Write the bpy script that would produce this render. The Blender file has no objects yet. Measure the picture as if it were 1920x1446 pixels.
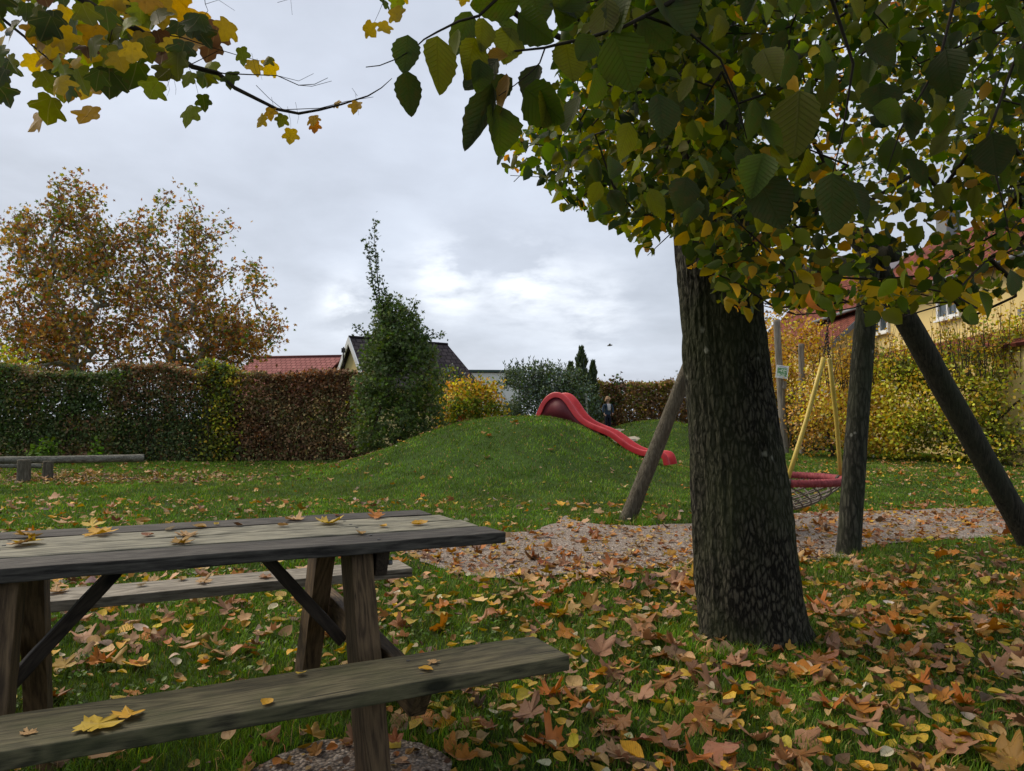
import bpy, bmesh, math, random
import numpy as np
from mathutils import Vector, Matrix, Euler
sc = bpy.context.scene
COL = sc.collection
PI = math.pi
# ------------------------------------------------------------------ camera
F = 1331.0; PIT = 0.0496; ROLL = 0.0059; CAMZ = 1.154
cam_d = bpy.data.cameras.new('camera'); cam = bpy.data.objects.new('camera', cam_d); COL.objects.link(cam)
cam_d.sensor_width = 36.0; cam_d.lens = F / 1920 * 36.0; cam_d.clip_start = 0.05; cam_d.clip_end = 2000
RM = Matrix.Rotation(PI/2 + PIT, 3, 'X') @ Matrix.Rotation(ROLL, 3, 'Z')
cam.rotation_euler = RM.to_euler(); cam.location = (0, 0, CAMZ)
sc.camera = cam
RN = np.array(RM)
# ------------------------------------------------------------------ world and sun
SUN_AZ = math.radians(-62); SUN_EL = math.radians(46)      # azimuth from +Y towards +X
w = bpy.data.worlds.new("World"); sc.world = w; w.use_nodes = True
nt = w.node_tree; nt.nodes.clear()
def nn(nt, t, **k):
    n = nt.nodes.new(t)
    for a, b in k.items():
        if a in n.inputs.keys(): n.inputs[a].default_value = b
        else: setattr(n, a, b)
    return n
wo = nn(nt, 'ShaderNodeOutputWorld'); bg = nn(nt, 'ShaderNodeBackground'); bg.inputs['Strength'].default_value = 0.1
sky = nn(nt, 'ShaderNodeTexSky'); sky.sky_type = 'NISHITA'; sky.sun_disc = False
sky.sun_elevation = SUN_EL; sky.sun_rotation = SUN_AZ; sky.air_density = 1.2; sky.dust_density = 3
tc = nn(nt, 'ShaderNodeTexCoord'); sep = nn(nt, 'ShaderNodeSeparateXYZ')
nt.links.new(tc.outputs['Generated'], sep.inputs[0])
def M(nt, op, a, b=None, c=None, clamp=False):
    n = nt.nodes.new('ShaderNodeMath'); n.operation = op; n.use_clamp = clamp
    for i, v in enumerate((a, b, c)):
        if v is None: continue
        if isinstance(v, (int, float)): n.inputs[i].default_value = v
        else: nt.links.new(v, n.inputs[i])
    return n.outputs[0]
den = M(nt, 'ADD', M(nt, 'MAXIMUM', sep.outputs['Z'], 0.0), 0.22)
cx = M(nt, 'DIVIDE', sep.outputs['X'], den); cy = M(nt, 'DIVIDE', sep.outputs['Y'], den)
cmb = nn(nt, 'ShaderNodeCombineXYZ'); nt.links.new(cx, cmb.inputs[0]); nt.links.new(cy, cmb.inputs[1])
def noise(nt, vec, scale, detail=4, rough=.5, dist=0.0):
    n = nt.nodes.new('ShaderNodeTexNoise'); n.inputs['Scale'].default_value = scale
    n.inputs['Detail'].default_value = detail; n.inputs['Roughness'].default_value = rough
    n.inputs['Distortion'].default_value = dist
    if vec is not None: nt.links.new(vec, n.inputs['Vector'])
    return n.outputs['Fac']
def ramp(nt, fac, stops, interp='LINEAR'):
    n = nt.nodes.new('ShaderNodeValToRGB'); n.color_ramp.interpolation = interp
    e = n.color_ramp.elements
    while len(e) > 1: e.remove(e[-1])
    for i, (p, c) in enumerate(stops):
        if len(c) == 3: c = (*c, 1)
        if i == 0: e[0].position = p; e[0].color = c
        else: x = e.new(p); x.color = c
    nt.links.new(fac, n.inputs['Fac'])
    return n.outputs['Color']
def mix(nt, fac, a, b, blend='MIX'):
    n = nt.nodes.new('ShaderNodeMix'); n.data_type = 'RGBA'; n.blend_type = blend
    for i, v in ((0, fac), (6, a), (7, b)):
        if isinstance(v, (int, float)): n.inputs[i].default_value = v
        elif isinstance(v, tuple): n.inputs[i].default_value = (*v[:3], 1)
        else: nt.links.new(v, n.inputs[i])
    return n.outputs[2]
n1 = noise(nt, cmb.outputs[0], 0.9, 5, .5, .3)
n2 = noise(nt, cmb.outputs[0], 2.6, 7, .58, .2)
nsum = M(nt, 'ADD', M(nt, 'MULTIPLY', n1, .7), M(nt, 'MULTIPLY', n2, .3))
cl = ramp(nt, nsum, [(.36, (2.4, 2.6, 2.98)), (.5, (3.0, 3.24, 3.72)), (.62, (3.5, 3.8, 4.35))])
# brighter breaks in the cloud where the veiled sun stands
def lobe(px, py, sharp):
    v = RN @ np.array([(px-960)/F, -(py-723)/F, -1.0]); v /= np.linalg.norm(v)
    d = nt.nodes.new('ShaderNodeVectorMath'); d.operation = 'DOT_PRODUCT'
    nt.links.new(tc.outputs['Generated'], d.inputs[0]); d.inputs[1].default_value = tuple(v)
    return M(nt, 'POWER', M(nt, 'MAXIMUM', d.outputs['Value'], 0.0), sharp)
g = M(nt, 'ADD', lobe(835, 520, 900), M(nt, 'ADD', lobe(985, 530, 900), M(nt, 'ADD', M(nt, 'MULTIPLY', lobe(655, 570, 1500), .8), M(nt, 'MULTIPLY', lobe(1110, 580, 700), .6))))
br = ramp(nt, M(nt, 'MULTIPLY', g, M(nt, 'MULTIPLY', M(nt, 'SUBTRACT', n2, .40, clamp=True), 5.0)), [(0.0, (0, 0, 0)), (.9, (1, 1, 1))])
cl2 = mix(nt, br, cl, (5.6, 5.85, 6.2))
final = mix(nt, .93, sky.outputs['Color'], cl2)
nt.links.new(final, bg.inputs['Color']); nt.links.new(bg.outputs[0], wo.inputs['Surface'])
sd = bpy.data.lights.new('sun', 'SUN'); sd.energy = 1.5; sd.angle = math.radians(40); sd.color = (1, .87, .68)
sun = bpy.data.objects.new('sun', sd); COL.objects.link(sun)
sdir = Vector((math.sin(SUN_AZ)*math.cos(SUN_EL), math.cos(SUN_AZ)*math.cos(SUN_EL), math.sin(SUN_EL)))
sun.rotation_euler = sdir.to_track_quat('Z', 'Y').to_euler(); sun.location = (0, 0, 30)
vs = sc.view_settings; vs.view_transform = 'Standard'; vs.look = 'None'; vs.exposure = 1.14; vs.gamma = 1; vs.use_curve_mapping = False
sc.cycles.max_bounces = 6; sc.cycles.transparent_max_bounces = 8

# ------------------------------------------------------------------ helpers
def at(px, py, D):
    v = RN @ np.array([(px-960)/F, -(py-723)/F, -1.0]); v = v / v[1] * D
    return np.array([v[0], v[1], v[2] + CAMZ])
def on_z(px, py, z=0.0):
    v = RN @ np.array([(px-960)/F, -(py-723)/F, -1.0]); return np.array([0, 0, CAMZ]) + v * ((z-CAMZ)/v[2])
def project(P):
    q = (P - np.array([0, 0, CAMZ])) @ RN
    dz = np.where(-q[:, 2] > .05, -q[:, 2], .05)
    px = 960 + q[:, 0]/dz*F; py = 723 - q[:, 1]/dz*F
    return px, py, -q[:, 2]
def inpoly(px, py, poly):
    res = np.zeros(len(px), bool); n = len(poly); j = n-1
    for i in range(n):
        xi, yi = poly[i]; xj, yj = poly[j]
        c = ((yi > py) != (yj > py)) & (px < (xj-xi)*(py-yi)/(yj-yi+1e-9)+xi)
        res ^= c; j = i
    return res
_rs = np.random.RandomState(7); _perm = _rs.rand(64, 64, 16)
def vnoise(x, y, z=0.0):
    x = np.asarray(x, float); y = np.asarray(y, float); z = np.zeros_like(x) + z
    xi = np.floor(x).astype(int); yi = np.floor(y).astype(int); zi = np.floor(z).astype(int)
    fx, fy, fz = x-xi, y-yi, z-zi
    s = lambda t: t*t*(3-2*t)
    fx, fy, fz = s(fx), s(fy), s(fz); r = 0
    for a in (0, 1):
        for b in (0, 1):
            for c in (0, 1):
                r = r + _perm[(xi+a) % 64, (yi+b) % 64, (zi+c) % 16]*(fx if a else 1-fx)*(fy if b else 1-fy)*(fz if c else 1-fz)
    return r
def fbm(x, y, z=0.0): return .55*vnoise(x, y, z)+.3*vnoise(x*2.1+5, y*2.1+3, np.asarray(z)*2.1)+.15*vnoise(x*4.3+9, y*4.3+1, np.asarray(z)*4.3)
def sstep(a, b, x): t = np.clip((x-a)/(b-a), 0, 1); return t*t*(3-2*t)
def gz(x, y):
    x = np.asarray(x, float); y = np.asarray(y, float)
    dx = x-.35; dy = y-15.6
    s = np.where(dx < 0, 3.25, 2.3)
    r = np.sqrt((dx/s)**2+(dy/3.3)**2)
    m1 = 1.25*np.exp(-np.power(r, 2.5))
    m2 = 1.0*np.exp(-(np.abs((x-4.1)/2.1)**2.4+np.abs((y-22.5)/4.2)**2.4))
    rise = np.clip(y-10, 0, 10)*.035*sstep(2.5, 6, x)
    h = np.maximum(m1, m2)*.9+.1*(m1+m2) + rise
    h = h + (fbm(x*.35+11, y*.35)-.5)*.10*sstep(6, 12, np.hypot(x, y)) + (fbm(x*1.7, y*1.7)-.5)*.035*sstep(9, 12, y)
    return h
def gz1(x, y): return float(gz(np.array([x]), np.array([y]))[0])
def tag(o, label=None, cat=None, group=None, kind=None):
    if label: o['label'] = label
    if cat: o['category'] = cat
    if group: o['group'] = group
    if kind: o['kind'] = kind
    return o
def empty(name, loc=(0, 0, 0), rz=0, **k):
    o = bpy.data.objects.new(name, None); COL.objects.link(o); o.location = loc; o.rotation_euler = (0, 0, rz)
    o.empty_display_size = .1
    return tag(o, **k)
def link(name, me, mat=None, parent=None, smooth=False):
    o = bpy.data.objects.new(name, me); COL.objects.link(o)
    if mat is not None: me.materials.append(mat)
    if parent is not None: o.parent = parent
    if smooth: me.polygons.foreach_set('use_smooth', np.ones(len(me.polygons), bool))
    return o
def mesh_np(name, V, Fs, mat, parent=None, smooth=False, col=None, luv=None, origin=None):
    """Fs: list of int arrays (n,k)"""
    V = np.asarray(V, np.float32)
    if origin is not None: V = V - np.asarray(origin, np.float32)
    if not isinstance(Fs, (list, tuple)): Fs = [Fs]
    Fs = [np.asarray(f, np.int32) for f in Fs if len(f)]
    me = bpy.data.meshes.new(name)
    me.vertices.add(len(V)); me.vertices.foreach_set('co', V.ravel())
    nl = sum(f.size for f in Fs); npoly = sum(len(f) for f in Fs)
    me.loops.add(nl); me.loops.foreach_set('vertex_index', np.concatenate([f.ravel() for f in Fs]))
    me.polygons.add(npoly)
    tot = np.concatenate([np.full(len(f), f.shape[1], np.int32) for f in Fs]); st = np.concatenate([[0], np.cumsum(tot)[:-1]]).astype(np.int32)
    me.polygons.foreach_set('loop_start', st); me.polygons.foreach_set('loop_total', tot)
    if smooth: me.polygons.foreach_set('use_smooth', np.ones(npoly, bool))
    if col is not None:
        a = me.attributes.new('Col', 'FLOAT_COLOR', 'POINT'); c = np.ones((len(V), 4), np.float32); c[:, :3] = col; a.data.foreach_set('color', c.ravel())
    if luv is not None:
        a = me.attributes.new('LUV', 'FLOAT_VECTOR', 'POINT'); a.data.foreach_set('vector', np.asarray(luv, np.float32).ravel())
    me.update(); me.validate()
    o = link(name, me, mat, parent)
    if origin is not None: o.location = origin
    return o
class MB:
    def __init__(s): s.v = []; s.f = []
    def add(s, V, Fc):
        b = len(s.v); s.v += [tuple(map(float, p)) for p in V]; s.f += [tuple(i+b for i in q) for q in Fc]
    def box(s, c, d, R=None):
        R = R or Matrix.Identity(3); c = Vector(c); V = []
        for z in (-1, 1):
            for y in (-1, 1):
                for x in (-1, 1): V.append(c + R @ Vector((x*d[0]/2, y*d[1]/2, z*d[2]/2)))
        s.add(V, [(0, 2, 3, 1), (4, 5, 7, 6), (0, 1, 5, 4), (2, 6, 7, 3), (0, 4, 6, 2), (1, 3, 7, 5)])
    def tube(s, P, R, n=8, cap=True, closed=False):
        P = [Vector(p) for p in P]; m = len(P)
        if isinstance(R, (int, float)): R = [R]*m
        up = None; rings = []
        for i, p in enumerate(P):
            if closed: t = (P[(i+1) % m]-P[i-1]).normalized()
            else: t = (P[min(i+1, m-1)]-P[max(i-1, 0)]).normalized()
            if up is None:
                up = t.orthogonal().normalized()
            up = (up - t*up.dot(t)).normalized(); sd_ = t.cross(up)
            rings.append([p + (up*math.cos(a)+sd_*math.sin(a))*R[i] for a in [2*PI*k/n for k in range(n)]])
        V = [v for r in rings for v in r]; Fc = []
        for i in range(m if closed else m-1):
            a = i*n; b = ((i+1) % m)*n
            for k in range(n): Fc.append((a+k, a+(k+1) % n, b+(k+1) % n, b+k))
        if cap and not closed:
            Fc.append(tuple(range(n))[::-1]); Fc.append(tuple(range((m-1)*n, m*n)))
        s.add(V, Fc)
    def build(s, name, mat, parent=None, smooth=False, bevel=0, origin=None):
        me = bpy.data.meshes.new(name)
        V = s.v
        if origin is not None: V = [(a-origin[0], b-origin[1], c-origin[2]) for a, b, c in V]
        me.from_pydata(V, [], s.f); me.update()
        o = link(name, me, mat, parent, smooth)
        if origin is not None: o.location = origin
        if bevel:
            b = o.modifiers.new('bevel', 'BEVEL'); b.width = bevel; b.segments = 2; b.limit_method = 'ANGLE'
        return o
def set_base(root, children=None): pass

# ------------------------------------------------------------------ materials
def newmat(name):
    m = bpy.data.materials.new(name); m.use_nodes = True; nt = m.node_tree; nt.nodes.clear()
    out = nt.nodes.new('ShaderNodeOutputMaterial'); b = nt.nodes.new('ShaderNodeBsdfPrincipled')
    nt.links.new(b.outputs[0], out.inputs['Surface']); return m, nt, b, out
def setc(nt, sock, v):
    if isinstance(v, tuple): sock.default_value = (*v[:3], 1)
    elif isinstance(v, (int, float)): sock.default_value = v
    else: nt.links.new(v, sock)
def bump(nt, b, h, strength=.3, dist=.01):
    n = nt.nodes.new('ShaderNodeBump'); n.inputs['Strength'].default_value = strength; n.inputs['Distance'].default_value = dist
    nt.links.new(h, n.inputs['Height']); nt.links.new(n.outputs[0], b.inputs['Normal'])
def coords(nt, scale=(1, 1, 1), kind='Object'):
    t = nt.nodes.new('ShaderNodeTexCoord'); m = nt.nodes.new('ShaderNodeMapping'); m.inputs['Scale'].default_value = scale
    nt.links.new(t.outputs[kind], m.inputs[0]); return m.outputs[0]
def plain(name, c, rough=.6, spec=.3, var=.12, nscale=8, bmp=.1):
    m, nt, b, o = newmat(name); v = coords(nt); n = noise(nt, v, nscale, 6, .6)
    c0 = tuple(x*(1-var) for x in c); c1 = tuple(min(1, x*(1+var)) for x in c)
    setc(nt, b.inputs['Base Color'], ramp(nt, n, [(.3, c0), (.7, c1)]))
    b.inputs['Roughness'].default_value = rough; b.inputs['Specular IOR Level'].default_value = spec
    if bmp: bump(nt, b, noise(nt, v, nscale*5, 4), bmp, .005)
    return m
def wood(name, dark, light, rough=.75, grain=1.0, moss=None):
    m, nt, b, o = newmat(name)
    oi = nt.nodes.new('ShaderNodeObjectInfo')
    t = nt.nodes.new('ShaderNodeTexCoord')
    va = nt.nodes.new('ShaderNodeVectorMath'); va.operation = 'ADD'
    sc_ = nt.nodes.new('ShaderNodeVectorMath'); sc_.operation = 'SCALE'; sc_.inputs['Scale'].default_value = 7.3
    cb = nt.nodes.new('ShaderNodeCombineXYZ')
    for i in range(3): nt.links.new(oi.outputs['Random'], cb.inputs[i])
    nt.links.new(cb.outputs[0], sc_.inputs[0]); nt.links.new(t.outputs['Object'], va.inputs[0]); nt.links.new(sc_.outputs[0], va.inputs[1])
    def mp(s):
        mm = nt.nodes.new('ShaderNodeMapping'); mm.inputs['Scale'].default_value = s; nt.links.new(va.outputs[0], mm.inputs[0]); return mm.outputs[0]
    low = noise(nt, mp((1.2, 7, 7)), 1.0, 3, .5, .6)
    wv = M(nt, 'SINE', M(nt, 'MULTIPLY', low, 75.0))
    fine = noise(nt, mp((13, 170, 170)), 1.0, 6, .7)
    blot = noise(nt, mp((6, 15, 15)), 1.0, 6, .65)
    f = M(nt, 'ADD', M(nt, 'MULTIPLY', wv, .075*grain), M(nt, 'ADD', M(nt, 'MULTIPLY', fine, .62), M(nt, 'MULTIPLY', blot, .38)))
    c = ramp(nt, f, [(.36, dark), (.66, light)])
    # knots
    vr = nt.nodes.new('ShaderNodeTexVoronoi'); vr.inputs['Scale'].default_value = 1.0; nt.links.new(mp((2.1, 5.5, 5.5)), vr.inputs['Vector'])
    kn = ramp(nt, vr.outputs['Distance'], [(.07, (1, 1, 1)), (.13, (0, 0, 0))])
    c = mix(nt, kn, c, tuple(x*.35 for x in dark))
    # long drying cracks
    ck = noise(nt, mp((1.6, 60, 60)), 1.0, 2, .4)
    ckm = ramp(nt, ck, [(.685, (0, 0, 0)), (.71, (1, 1, 1))])
    c = mix(nt, M(nt, 'MULTIPLY', ckm, .8), c, tuple(x*.2 for x in dark))
    if moss: c = mix(nt, ramp(nt, noise(nt, mp((3, 4, 4)), 1.3, 5, .7), [(.45, (0, 0, 0)), (.72, (.7, .7, .7))]), c, moss)
    setc(nt, b.inputs['Base Color'], c); b.inputs['Roughness'].default_value = rough; b.inputs['Specular IOR Level'].default_value = .25
    bump(nt, b, M(nt, 'SUBTRACT', f, M(nt, 'MULTIPLY', ckm, .8)), .5, .004)
    return m
def bark(name, dark, light, sc_=(14, 14, 2.2), moss=None, pale=None, palefrac=.72, st=.9, plates=None):
    m, nt, b, o = newmat(name); v = coords(nt, sc_)
    n = noise(nt, v, 1.6, 6, .6, 1.2)
    big = noise(nt, coords(nt, (1, 1, .6)), 2.5, 4, .6)
    if plates:
        wp = nt.nodes.new('ShaderNodeVectorMath'); wp.operation = 'ADD'; nt.links.new(coords(nt, plates), wp.inputs[0])
        nx_ = nt.nodes.new('ShaderNodeTexNoise'); nx_.inputs['Scale'].default_value = 9; nx_.inputs['Detail'].default_value = 4; nt.links.new(coords(nt), nx_.inputs['Vector'])
        nt.links.new(nx_.outputs['Color'], wp.inputs[1])
        pv = nt.nodes.new('ShaderNodeTexVoronoi'); pv.feature = 'DISTANCE_TO_EDGE'; pv.inputs['Scale'].default_value = 1; nt.links.new(wp.outputs[0], pv.inputs['Vector'])
        pd = ramp(nt, pv.outputs['Distance'], [(.0, (0, 0, 0)), (.28, (1, 1, 1))])
        n = M(nt, 'ADD', M(nt, 'MULTIPLY', n, .62), M(nt, 'MULTIPLY', pd, .24))
    c = ramp(nt, n, [(.36, dark), (.66, light)])
    if moss: c = mix(nt, ramp(nt, big, [(.42, (0, 0, 0)), (.62, (.6, .6, .6))]), c, moss)
    if pale:
        vr = nt.nodes.new('ShaderNodeTexVoronoi'); vr.inputs['Scale'].default_value = 9; nt.links.new(coords(nt, (1, 1, .8)), vr.inputs['Vector'])
        sp = ramp(nt, M(nt, 'ADD', vr.outputs['Distance'], M(nt, 'MULTIPLY', noise(nt, coords(nt), 30, 4), .25)), [(.2, (1, 1, 1)), (.27, (0, 0, 0))])
        sel = ramp(nt, noise(nt, coords(nt), 3.3, 2), [(.47, (0, 0, 0)), (.54, (.75, .75, .75))])
        c = mix(nt, M(nt, 'MULTIPLY', sp, sel), c, pale)
    setc(nt, b.inputs['Base Color'], c); b.inputs['Roughness'].default_value = .9; b.inputs['Specular IOR Level'].default_value = .15
    bump(nt, b, n, st, .02)
    return m
def leafmat(name, trans=.35, veins=None, rough=.5, spots=0.0, spec=.3):
    m, nt, b, out = newmat(name)
    a = nt.nodes.new('ShaderNodeAttribute'); a.attribute_name = 'Col'; c = a.outputs['Color']
    if veins:
        u = nt.nodes.new('ShaderNodeAttribute'); u.attribute_name = 'LUV'; s = nt.nodes.new('ShaderNodeSeparateXYZ'); nt.links.new(u.outputs['Vector'], s.inputs[0])
        ax = M(nt, 'ABSOLUTE', s.outputs['X'])
        if veins == 'pinnate':
            t = M(nt, 'SINE', M(nt, 'MULTIPLY', M(nt, 'SUBTRACT', s.outputs['Y'], M(nt, 'MULTIPLY', ax, .9)), 72.0))
            vein = ramp(nt, t, [(.55, (0, 0, 0)), (1.0, (1, 1, 1))])
        else:
            ang = M(nt, 'ARCTAN2', s.outputs['X'], M(nt, 'SUBTRACT', s.outputs['Y'], .02))
            t = M(nt, 'ABSOLUTE', M(nt, 'SINE', M(nt, 'MULTIPLY', ang, 3.9)))
            vein = ramp(nt, t, [(.0, (1, 1, 1)), (.13, (0, 0, 0))])
        mid = ramp(nt, ax, [(.0, (1, 1, 1)), (.02, (0, 0, 0))])
        vn = M(nt, 'MAXIMUM', vein, mid)
        c = mix(nt, M(nt, 'MULTIPLY', vn, .35), c, mix(nt, .5, c, (.55, .45, .2)) if veins != 'pinnate' else mix(nt, .6, c, (.01, .02, .003)))
        bl = noise(nt, u.outputs['Vector'], 5, 5, .6)
        c = mix(nt, ramp(nt, bl, [(.35, (0, 0, 0)), (.75, (.55, .55, .55))]), c, mix(nt, .5, c, (.09, .04, .015)))
        bump(nt, b, vn, .5, .004)
    if spots:
        g_ = nt.nodes.new('ShaderNodeNewGeometry')
        sp = ramp(nt, noise(nt, g_.outputs['Position'], 55, 3), [(.62, (0, 0, 0)), (.68, (spots,)*3)])
        c = mix(nt, sp, c, (.10, .045, .015))
    setc(nt, b.inputs['Base Color'], c); b.inputs['Roughness'].default_value = rough; b.inputs['Specular IOR Level'].default_value = spec
    if trans:
        tr = nt.nodes.new('ShaderNodeBsdfTranslucent')
        hs = nt.nodes.new('ShaderNodeHueSaturation'); hs.inputs['Saturation'].default_value = 1.15; hs.inputs['Value'].default_value = 1.5
        nt.links.new(c, hs.inputs['Color']) if not isinstance(c, tuple) else None
        nt.links.new(hs.outputs[0], tr.inputs['Color'])
        ms = nt.nodes.new('ShaderNodeMixShader'); ms.inputs[0].default_value = trans
        nt.links.new(b.outputs[0], ms.inputs[1]); nt.links.new(tr.outputs[0], ms.inputs[2]); nt.links.new(ms.outputs[0], out.inputs['Surface'])
    return m
PAL = dict(gdark=(.030, .050, .012), green=(.060, .095, .013), grass=(.105, .20, .018), olive=(.12, .13, .014), hol=(.11, .10, .04), hgr=(.06, .085, .03), hbr=(.17, .10, .05), ygreen=(.20, .24, .02),
           yellow=(.50, .34, .03), gold=(.55, .30, .02), ochre=(.32, .18, .03), orange=(.45, .16, .02), rust=(.24, .085, .025),
           brown=(.12, .065, .035), tan=(.44, .27, .12), pink=(.34, .18, .095), gray=(.10, .13, .10), cream=(.5, .42, .3), dkbrown=(.07, .035, .02))
def pick(rng, n, wts, jit=.25):
    k = list(wts); p = np.array([wts[i] for i in k], float); p /= p.sum()
    c = np.array([PAL[i] for i in k])[rng.choice(len(k), n, p=p)]
    return np.clip(c*np.exp(rng.normal(0, jit, (n, 1)))*np.exp(rng.normal(0, .07, (n, 3))), 0, .8)

# ------------------------------------------------------------------ leaf templates
def tpl_oval(wd=.34, rows=7, serr=.0):
    ys = np.linspace(0, 1, rows); mid = [(0, y, 0) for y in ys]; L = []; R = []
    for i, y in enumerate(ys[1:-1]):
        hw = wd*(math.sin(PI*y**.80))**.8*(1-.25*y**3)*(1+serr*((i % 2)*2-1)); L.append((-hw, y+.03, hw*.35)); R.append((hw, y+.03, hw*.35))
    V = np.array(mid+L+R); n = rows; a = n; b = n+len(L); Fc = []
    for off, fl in ((a, 0), (b, 1)):
        m = len(L); q = [(0, 1, off)]
        for i in range(m-1): q += [(i+1, i+2, off+i), (i+2, off+i+1, off+i)]
        q += [(m, m+1, off+m-1)]
        Fc += [t if fl == 0 else t[::-1] for t in q]
    return V, np.array(Fc)
def tpl_maple(pts, cx=.42):
    half = pts
    out = [(x, y) for x, y in half]+[(-x, y) for x, y in half[::-1][1:-1]]
    V = [(0, cx, 0)]+[(x, y, -.10*abs(x)+.0) for x, y in out]
    # lift between the lobes
    V = np.array(V); n = len(out)
    return V, np.array([(0, 1+i, 1+(i+1) % n) for i in range(n)])
MAPLE = [(0, 0), (.06, .03), (.22, -.06), (.27, .04), (.44, .08), (.33, .19), (.38, .26), (.30, .30), (.58, .52), (.50, .56), (.53, .70), (.40, .62), (.32, .66), (.17, .50), (.20, .78), (.11, .80), (0, 1.0)]
FMAPLE = [(0, .02), (.12, -.03), (.28, -.02), (.40, .08), (.36, .20), (.34, .26), (.50, .36), (.58, .50), (.50, .60), (.36, .58), (.27, .60), (.25, .74), (.13, .86), (.0, .98)]
STAR = [(0, 0), (.38, .08), (.16, .28), (.52, .58), (.14, .55), (0, 1.0)]
T_OVAL = tpl_oval(.34, 7); T_OVALS = tpl_oval(.36, 9, .06); T_MAPLE = tpl_maple(MAPLE); T_FMAPLE = tpl_maple(FMAPLE); T_STAR = tpl_maple(STAR)
T_DIA = (np.array([(0, 0, 0), (.33, .45, .08), (0, 1, 0), (-.33, .45, .08)]), np.array([(0, 1, 2), (0, 2, 3)]))
T_BLOB = (np.array([(0, 0, 0), (.28, .2, .05), (.34, .6, .08), (0, 1, 0), (-.34, .6, .08), (-.28, .2, .05)]), np.array([(0, 1, 2), (0, 2, 3), (0, 3, 4), (0, 4, 5)]))
def unit(v): return v/np.maximum(np.linalg.norm(v, axis=-1, keepdims=True), 1e-9)
def leaves(name, P, A, N, S, C, T, mat, parent=None, c1=None, c2=None, origin=None, wr=None):
    P = np.asarray(P, float); n = len(P)
    if n == 0: return None
    TV, TF = T; A = unit(np.asarray(A, float)); N = np.asarray(N, float); N = unit(N-A*(N*A).sum(1, keepdims=True)); Sd = np.cross(A, N)
    S = np.broadcast_to(np.asarray(S, float), (n,))
    x = TV[:, 0][None]; y = TV[:, 1][None]; z = np.repeat(TV[:, 2][None], n, 0)
    if c1 is not None: z = z+c1[:, None]*(y-.5)**2
    if c2 is not None: z = z+c2[:, None]*x**2+np.sin(c2*37.0)[:, None]*.45*x*y+np.cos(c2*91.0)[:, None]*.5*np.abs(x)**1.5*(y-.3)
    xw = x*(wr[:, None] if wr is not None else np.ones((n, 1)))
    V = P[:, None, :]+S[:, None, None]*(xw[..., None]*Sd[:, None]+y[..., None]*A[:, None]+z[..., None]*N[:, None])
    k = len(TV); Fc = (TF[None]+(np.arange(n)*k)[:, None, None]).reshape(-1, 3)
    col = np.repeat(C, k, 0); luv = np.tile(TV, (n, 1))
    return mesh_np(name, V.reshape(-1, 3), Fc, mat, parent, True, col, luv, origin)
def hangdirs(rng, n, droop=.8):
    A = rng.normal(0, 1, (n, 3)); A[:, 2] = A[:, 2]*.5-droop*1.6; A = unit(A)
    N = rng.normal(0, 1, (n, 3)); return A, unit(N)
def skeleton(chains, targets, maxseg=.5, sag=.05, rng=None, minz=None, allow=None):
    """nodes connect outward to the nearest node that is nearer to the root; returns P, parent"""
    P = [np.array(p, float) for ch in chains for p in ch]; par = []; usable = []
    k = 0
    for ci, ch in enumerate(chains):
        for i in range(len(ch)):
            if i == 0:
                if ci == 0: par.append(-1)
                else:
                    d = [np.linalg.norm(P[j]-P[k]) for j in range(k-0)]; j = int(np.argmin([np.linalg.norm(P[q]-np.array(ch[0])) for q in range(k)])); par.append(j)
            else: par.append(k-1)
            usable.append(True if minz is None else P[k][2] >= minz); k += 1
    root = P[int(np.argmax(usable))] if any(usable) else P[0]
    ordr = np.argsort([np.linalg.norm(np.array(t)-root) for t in targets])
    arr = np.array(P); use = np.array(usable)
    for ti in ordr:
        t = np.array(targets[ti]); dr = np.linalg.norm(t-root); d = np.linalg.norm(arr-t, axis=1); nr = np.linalg.norm(arr-root, axis=1)
        cost = d+.25*nr+np.where(use, 0, 1e6)+np.where(nr > dr, d*1.0, 0); j = int(np.argmin(cost)); L = d[j]
        m = max(1, int(L/maxseg)+1); prev = j; a = arr[j]; bend = rng.normal(0, .12*L, 3); new = []
        for s in range(1, m+1):
            f = s/m; q = a*(1-f)+t*f+bend*math.sin(PI*f); q[2] += sag*L*math.sin(PI*f)
            new.append(q); par.append(prev); prev = len(par)-1
        arr = np.vstack([arr, new]); use = np.concatenate([use, np.ones(m, bool)])
    return arr, np.array(par)
def radii(arr, par, tip=.004, p=2.3, rmax=None):
    n = len(par); acc = np.zeros(n); r = np.zeros(n); kids = np.zeros(n, int)
    for i in range(n):
        if par[i] >= 0: kids[par[i]] += 1
    # children always come after parents except chain joins, process in reverse index
    for i in range(n-1, -1, -1):
        r[i] = max(tip, acc[i]**(1/p)) if acc[i] > 0 else tip
        if rmax is not None: r[i] = min(r[i], rmax)
        if par[i] >= 0: acc[par[i]] += r[i]**p
    return r, kids
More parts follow.
